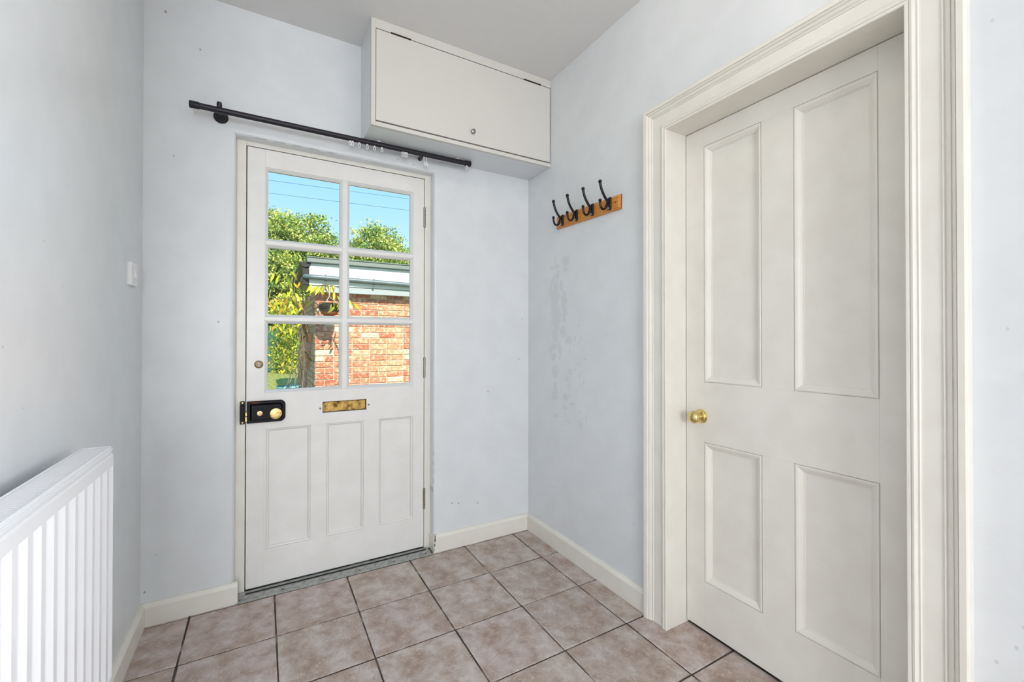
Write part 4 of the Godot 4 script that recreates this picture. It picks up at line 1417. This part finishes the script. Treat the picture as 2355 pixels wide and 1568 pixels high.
func build_outbuilding() -> void:
	var bX := -0.866
	var bZ := -3.70
	var YB := 0.20
	var g := thing("outbuilding", "red brick outbuilding with white fascia and flat roof seen through the door panes", "outbuilding", Vector3(bX, YB, bZ))
	# all below relative to the near left corner; x right, z back is negative
	var course := 0.0755
	var n := 21
	var H := n * course
	var LW := 4.2
	var LD := 3.0
	var st := new_st()
	box(st, Vector3(0.008, 0, -LD), Vector3(LW, H, -0.008))
	obj(st, "mortar_core", M.mortar, g)
	var rest := []
	for k in 6:
		rest.append(new_st())
	# brick meshes: stretcher, header and half stretcher shared
	var shapes := {}
	for L in [0.215, 0.1025]:
		for v in 3:
			st = new_st()
			var h := 0.0325
			box(st, Vector3(-L / 2, -h, -0.03), Vector3(L / 2, h, 0.004 + v * 0.0012), 0.0035 + v * 0.001)
			shapes[[L, v]] = to_mesh(st)
	for r in n:
		var y := course * (r + 0.5)
		var x := 0.0
		# mostly stretchers, with a header at the corner of every second course
		var lens := []
		if r % 2 == 1:
			lens.append(0.1025)
		while x < LW:
			var L: float = 0.215
			if lens.size() == 1 and r % 2 == 1 and x == 0.0:
				L = 0.1025
			elif rng.randf() < 0.10:
				L = 0.1025
			if x + L > LW:
				break
			var cx := x + L / 2
			var k: int = rng.randi() % 6 if rng.randf() < 0.65 else rng.randi() % 3
			if cx < 2.0 and r >= 3:
				var b := put(shapes[[L, rng.randi() % 3]], "brick", M["brick_%d" % k], g)
				b.position = Vector3(cx, y + rng.randf_range(-0.0015, 0.0015), rng.randf_range(-0.0015, 0.001))
				b.rotation.z = rng.randf_range(-0.008, 0.008)
			else:
				box(rest[k], Vector3(x, y - 0.0325, -0.03), Vector3(x + L, y + 0.0325, 0.005), 0.004)
			x += L + 0.0105
		# side face, seen at a slant
		var z := 0.0
		if r % 2 == 0:
			z = 0.0
		var first := true
		while z < LD - 0.05:
			var L2 := 0.215
			if first and r % 2 == 0:
				L2 = 0.1025
			first = false
			var k2 := rng.randi() % 5
			if z < 0.9 and r >= 3 and r < 20:
				var b2 := put(shapes[[L2, rng.randi() % 3]], "side_brick", M.side_brick if k2 < 4 else M["brick_%d" % (k2 - 2)], g)
				b2.position = Vector3(0.0, y, -(z + L2 / 2) - 0.003)
				b2.rotation.y = -PI / 2
			else:
				box(rest[k2], Vector3(-0.005, y - 0.0325, -(z + L2)), Vector3(0.03, y + 0.0325, -z), 0.004)
			z += L2 + 0.0105
	for k in 6:
		stuff(obj(rest[k], "brick_mass", M["brick_%d" % k], g))
	# roof edge, fascia, soffit
	var y0 := 1.755 - YB
	st = new_st()
	box(st, Vector3(-0.085, y0 + 0.085, 0.13), Vector3(LW + 0.1, 2.105 - YB, 0.15), 0.002)
	obj(st, "fascia_board", M.fascia_white, g)
	st = new_st()
	box(st, Vector3(-0.085, y0, 0.105), Vector3(LW + 0.1, y0 + 0.083, 0.135), 0.003)
	obj(st, "lower_fascia", M.soffit_grey, g)
	st = new_st()
	box(st, Vector3(-0.08, y0 + 0.02, 0.0), Vector3(LW + 0.1, y0 + 0.035, 0.105))
	obj(st, "soffit", M.soffit_grey, g)
	st = new_st()
	box(st, Vector3(-0.115, 2.108 - YB, 0.13), Vector3(LW + 0.1, 2.165 - YB, 0.205), 0.006)
	box(st, Vector3(-0.115, 2.165 - YB, 0.12), Vector3(LW + 0.1, 2.178 - YB, 0.215), 0.004)
	obj(st, "roof_trim", M.grey_trim, g)
	st = new_st()
	box(st, Vector3(-0.10, 2.10 - YB, -LD - 0.1), Vector3(LW + 0.1, 2.16 - YB, 0.13))
	obj(st, "roof_slab", M.gutter_grey, g)
	# bargeboard end and side gutter with its half-round end
	st = new_st()
	box(st, Vector3(-0.16, y0 + 0.08, 0.09), Vector3(-0.088, 2.05 - YB, 0.15), 0.003)
	obj(st, "bargeboard", M.gutter_black, g)
	st = new_st()
	var R := 0.062
	for k in 12:
		var a0 := PI + PI * k / 12
		var a1 := PI + PI * (k + 1) / 12
		var c := Vector3(-0.125, 2.112 - YB, 0)
		var p0 := c + Vector3(cos(a0) * R, sin(a0) * R, 0)
		var p1 := c + Vector3(cos(a1) * R, sin(a1) * R, 0)
		quad(st, p0 + Vector3(0, 0, 0.17), p1 + Vector3(0, 0, 0.17), p1 + Vector3(0, 0, -LD), p0 + Vector3(0, 0, -LD), p0 - c)
		tri(st, c + Vector3(0, 0, 0.17), p0 + Vector3(0, 0, 0.17), p1 + Vector3(0, 0, 0.17), Vector3.BACK)
		tri(st, c + Vector3(0, 0, 0.165), p0 + Vector3(0, 0, 0.165), p1 + Vector3(0, 0, 0.165), Vector3.FORWARD)
	obj(st, "side_gutter", M.gutter_black, g)
	# the grey pipe along the front with its clips and elbow
	st = new_st()
	var pr := 0.031
	tube(st, [Vector3(-0.13, 1.934 - YB, -0.25), Vector3(-0.13, 1.934 - YB, 0.10), Vector3(-0.125, 1.934 - YB, 0.16), Vector3(-0.09, 1.932 - YB, 0.19), Vector3(-0.04, 1.930 - YB, 0.195), Vector3(LW + 0.1, 1.840 - YB, 0.195)], [pr], 14)
	obj(st, "drain_pipe", M.gutter_grey, g)
	for x in [0.10, 0.68, 1.26, 1.84, 2.42]:
		st = new_st()
		var y1: float = 1.930 - 0.0212 * (x + 0.04) - YB
		lathe(st, Vector3(x - 0.012, y1, 0.195), Vector3.RIGHT, [Vector2(pr, 0), Vector2(pr + 0.005, 0.001), Vector2(pr + 0.005, 0.023), Vector2(pr, 0.024)], 16)
		box(st, Vector3(x - 0.012, y1 - pr - 0.03, 0.18), Vector3(x + 0.012, y1 - pr + 0.002, 0.2), 0.004)
		box(st, Vector3(x - 0.008, y1 + pr - 0.002, 0.185), Vector3(x + 0.008, y1 + pr + 0.012, 0.2), 0.003)
		obj(st, "pipe_clip", M.gutter_grey, g)


func hang(cl: Node3D, shapes: Array, at: Vector3, c: String, k: int) -> void:
	var l := put(shapes[k], "leaf", M[c], cl)
	l.transform = Transform3D(Basis(Vector3.UP, rng.randf_range(-1.3, 1.3)) * Basis(Vector3.BACK, PI + rng.randf_range(-0.75, 0.75)) * Basis(Vector3.RIGHT, rng.randf_range(-0.5, 0.5)), at)


func build_plants() -> void:
	# hanging basket under the pipe
	var hb := thing("hanging_basket", "hanging twig basket under the drain pipe by the brick wall", "hanging basket", Vector3(-0.742, 1.60, -3.36))
	var st := new_st()
	var prof := [Vector2(0, -0.155), Vector2(0.05, -0.148), Vector2(0.09, -0.125), Vector2(0.105, -0.10)]
	lathe(st, Vector3.ZERO, Vector3.UP, prof, 20)
	obj(st, "coir_liner", M.coir, hb)
	st = new_st()
	for i in 110:
		var a := rng.randf_range(0, TAU)
		var y := rng.randf_range(-0.10, 0.0)
		var r := 0.100 + 0.016 * (y + 0.1) / 0.1
		var a2 := a + rng.randf_range(0.5, 1.0)
		var y2 := clampf(y + rng.randf_range(-0.025, 0.025), -0.105, 0.005)
		tube(st, [Vector3(cos(a) * r, y, sin(a) * r), Vector3(cos((a + a2) / 2) * (r + 0.008), (y + y2) / 2, sin((a + a2) / 2) * (r + 0.008)), Vector3(cos(a2) * r, y2, sin(a2) * r)], [0.0035], 5)
	lathe(st, Vector3.ZERO, Vector3.UP, [Vector2(0.09, -0.10), Vector2(0.10, 0.0), Vector2(0, -0.01)], 20)
	obj(st, "basket", M.basket_twig, hb)
	st = new_st()
	tube(st, [Vector3(-0.006, 0.22, 0.02), Vector3(-0.004, 0.08, 0.0)], [0.004], 6)
	for k in 3:
		var a := TAU * k / 3
		tube(st, [Vector3(-0.004, 0.085, 0), Vector3(cos(a) * 0.105, 0.0, sin(a) * 0.105)], [0.0022], 5)
	obj(st, "hanger", M.cane, hb)
	# climber on the corner of the outbuilding
	var cl := thing("climbing_plant", "yellow-leaved climbing plant on the outbuilding corner", "climbing plant", Vector3(-1.02, 0.25, -3.95))
	var stems := [[Vector3(0.02, 0, -0.3), Vector3(0.06, 0.6, -0.2), Vector3(0.0, 1.2, 0.0), Vector3(-0.08, 1.6, 0.1), Vector3(0.02, 1.9, 0.15)], [Vector3(0.08, 0, -0.5), Vector3(0.03, 0.7, -0.4), Vector3(0.05, 1.3, -0.2), Vector3(0.0, 1.7, 0.05)], [Vector3(0.0, 1.25, 0.05), Vector3(0.1, 1.52, 0.4), Vector3(0.26, 1.58, 0.6), Vector3(0.44, 1.5, 0.72)], [Vector3(0.0, 1.3, 0.0), Vector3(-0.15, 1.45, 0.05), Vector3(-0.3, 1.4, 0.0)], [Vector3(0.0, 0.9, 0.05), Vector3(-0.12, 1.15, 0.1), Vector3(-0.26, 1.22, 0.05)]]
	for s in stems:
		st = new_st()
		tube(st, smooth_path(s, 6), [0.0055], 6)
		obj(st, "stem", M.vine_bark, cl)
	var shapes := [leaf_mesh(0.125, 0.032), leaf_mesh(0.10, 0.028), leaf_mesh(0.08, 0.028)]
	var cols := ["leaf_yellow", "leaf_lime", "leaf_yellow", "leaf_gold", "leaf_lime", "leaf_green"]
	for i in 120:
		var p := Vector3(rng.randfn(-0.12, 0.11), rng.randfn(1.32, 0.14), rng.randfn(0.08, 0.10))
		hang(cl, shapes, p, cols[rng.randi() % 6], rng.randi() % 3)
	for i in 24:
		var t := rng.randf()
		var p := Vector3(0.06, 1.56, 0.45).lerp(Vector3(0.34, 1.56, 0.62), t) + Vector3(0, rng.randf_range(-0.03, 0.03), rng.randf_range(-0.05, 0.05))
		hang(cl, shapes, p, cols[rng.randi() % 5], rng.randi() % 2)
	for i in 16:
		hang(cl, shapes, Vector3(0.30, 1.40, 0.85) + Vector3(rng.randf_range(-0.04, 0.22), rng.randf_range(-0.12, 0.12), rng.randf_range(-0.06, 0.1)), cols[rng.randi() % 3], 0)
	for i in 26:
		hang(cl, shapes, Vector3(0.10, rng.randf_range(0.62, 1.15), rng.randf_range(-0.75, 0.0)), "leaf_dry", rng.randi() % 3)
	for i in 12:
		hang(cl, shapes, Vector3(rng.randf_range(-0.30, -0.05), rng.randf_range(1.62, 1.78), rng.randf_range(0.0, 0.15)), cols[rng.randi() % 3], 0)
	var spots := []
	for i in 900:
		var y := rng.randf_range(0.45, 1.45)
		spots.append([Transform3D(any_turn().scaled(Vector3.ONE * rng.randf_range(0.5, 1.0)), Vector3(rng.randfn(-0.18, 0.09), y, rng.randfn(-0.5, 0.28))), [lin(Color(0.78, 0.78, 0.22)), lin(Color(0.62, 0.70, 0.22)), lin(Color(0.42, 0.56, 0.20)), lin(Color(0.80, 0.66, 0.26))][rng.randi() % 4]])
	foliage("small_leaves", cl, leaf_mesh(0.075, 0.03), spots)

	# bright hedge, fence
	var hg := thing("garden_hedge", "bright yellow-green leafy hedge behind the white canes", "hedge", Vector3(-0.85, 0.25, -10.7))
	spots = []
	for i in 9000:
		var p := Vector3(rng.randf_range(-0.26, 1.6), rng.randf_range(0.0, 1.5), rng.randf_range(-0.45, 0.45))
		var e := Vector3((p.x - 0.65) / 0.95, (p.y - 0.7) / 0.85, p.z / 0.48)
		if e.length() > 1.15 + 0.15 * sin(p.y * 9.0 + p.x * 13.0):
			continue
		spots.append([Transform3D(any_turn().scaled(Vector3.ONE * rng.randf_range(0.6, 1.2)), p), [lin(Color(0.80, 0.82, 0.30)), lin(Color(0.62, 0.72, 0.24)), lin(Color(0.42, 0.58, 0.20)), lin(Color(0.84, 0.80, 0.34))][rng.randi() % 4]])
	foliage("hedge_leaves", hg, leaf_mesh(0.075, 0.05), spots)
	st = new_st()
	for k in 5:
		tube(st, [Vector3(0.1 + k * 0.28, 0, 0), Vector3(0.12 + k * 0.28, 1.1, 0.03)], [0.02, 0.008], 6)
	obj(st, "stems", M.bark, hg)
	var fe := thing("garden_fence", "dark green slatted fence at the left edge of the lowest panes", "fence", Vector3(-2.58, 0.25, -11.3))
	for i in range(-44, 12):
		st = new_st()
		box(st, Vector3(i * 0.125, 0.04, 0), Vector3(i * 0.125 + 0.085, 1.22, 0.022), 0.003)
		obj(st, "slat", M.fence_green, fe)
	for y in [0.25, 0.95]:
		st = new_st()
		box(st, Vector3(-5.55, y, -0.04), Vector3(1.52, y + 0.07, 0.0), 0.003)
		obj(st, "rail", M.fence_green, fe)
	for x in [-5.55, -3.2, -0.85, 1.46]:
		st = new_st()
		box(st, Vector3(x, 0, -0.14), Vector3(x + 0.1, 1.30, -0.04), 0.004)
		obj(st, "post", M.fence_green, fe)

	# tub with canes
	var tb := thing("planting_tub", "pale blue round plastic tub on the lawn by brick corner", "tub", Vector3(-1.105, 0.225, -5.0))
	st = new_st()
	lathe(st, Vector3.ZERO, Vector3.UP, [Vector2(0, 0), Vector2(0.13, 0), Vector2(0.155, 0.225), Vector2(0.170, 0.228), Vector2(0.170, 0.245), Vector2(0.152, 0.247), Vector2(0.150, 0.20)], 32)
	obj(st, "tub_wall", M.tub_blue, tb)
	st = new_st()
	lathe(st, Vector3.ZERO, Vector3.UP, [Vector2(0.151, 0.20), Vector2(0, 0.21)], 24)
	obj(st, "soil", M.soil, tb)
	var ci := 0
	for a in [[Vector3(-1.135, 0.43, -4.93), Vector3(-1.040, 1.02, -4.55), "pale garden cane leaning in the blue tub, nearest the fence"], [Vector3(-1.03, 0.43, -4.98), Vector3(-0.985, 1.13, -4.62), "tallest pale garden cane standing in the blue tub by the bricks"], [Vector3(-1.12, 0.43, -5.06), Vector3(-0.985, 0.84, -4.75), "short pale garden cane crossing behind the two others in the tub"]]:
		st = new_st()
		tube(st, [a[0], a[0].lerp(a[1], 0.5) + Vector3(0.004, 0, 0), a[1]], [0.011, 0.0095, 0.008], 8)
		var o := obj(st, "garden_cane", M.cane)
		tag(o, a[2], "cane", "canes in the tub")

	# overhead wires
	for a in [[Vector3(-9, 5.60, -12), Vector3(9, 6.10, -12), "upper of two thin overhead wires crossing the sky"], [Vector3(-9, 5.25, -12), Vector3(9, 5.70, -12), "lower of two thin overhead wires crossing the sky"]]:
		st = new_st()
		var pts := []
		for k in 25:
			var t := k / 24.0
			pts.append(a[0].lerp(a[1], t) - Vector3(0, 0.25 * 4 * t * (1 - t) * 0.3, 0))
		tube(st, pts, [0.0045], 6)
		var o := obj(st, "overhead_wire", M.wire_dark)
		tag(o, a[2], "wire", "overhead wires")

	# trees
	tree("broad light green tree filling the left upper door pane", Vector3(-0.6, 0.25, -18.5), [[Vector3(0.2, 4.6, 0), 1.75], [Vector3(-1.3, 4.9, 0.2), 1.45], [Vector3(1.0, 4.45, 0.2), 1.25], [Vector3(-0.4, 3.0, 0.6), 1.7], [Vector3(1.2, 2.7, 0.3), 1.5], [Vector3(-1.6, 2.6, 0.4), 1.5], [Vector3(0.0, 1.3, 0.8), 1.4], [Vector3(-1.5, 1.1, 0.8), 1.3]], 95000, 0.105)
	tree("rounded light green tree rising over the outbuilding roof", Vector3(3.1, 0.25, -18.5), [[Vector3(0.1, 4.95, 0), 1.25], [Vector3(-0.9, 4.0, 0.1), 1.2], [Vector3(1.3, 4.0, 0.1), 1.25], [Vector3(0.2, 3.4, 0.4), 1.4], [Vector3(2.2, 3.2, 0), 1.3], [Vector3(-0.4, 2.0, 0.4), 1.4]], 75000, 0.105)
	tree("light green tree beyond the fence, only its twigs at the left pane edge", Vector3(-5.4, 0.25, -17.0), [[Vector3(0.3, 4.4, 0), 1.8], [Vector3(2.0, 4.6, 0.0), 1.2], [Vector3(-1.6, 3.6, 0.2), 1.6], [Vector3(1.4, 2.6, 0.4), 1.6], [Vector3(-0.6, 2.0, 0.5), 1.6]], 26000, 0.11)
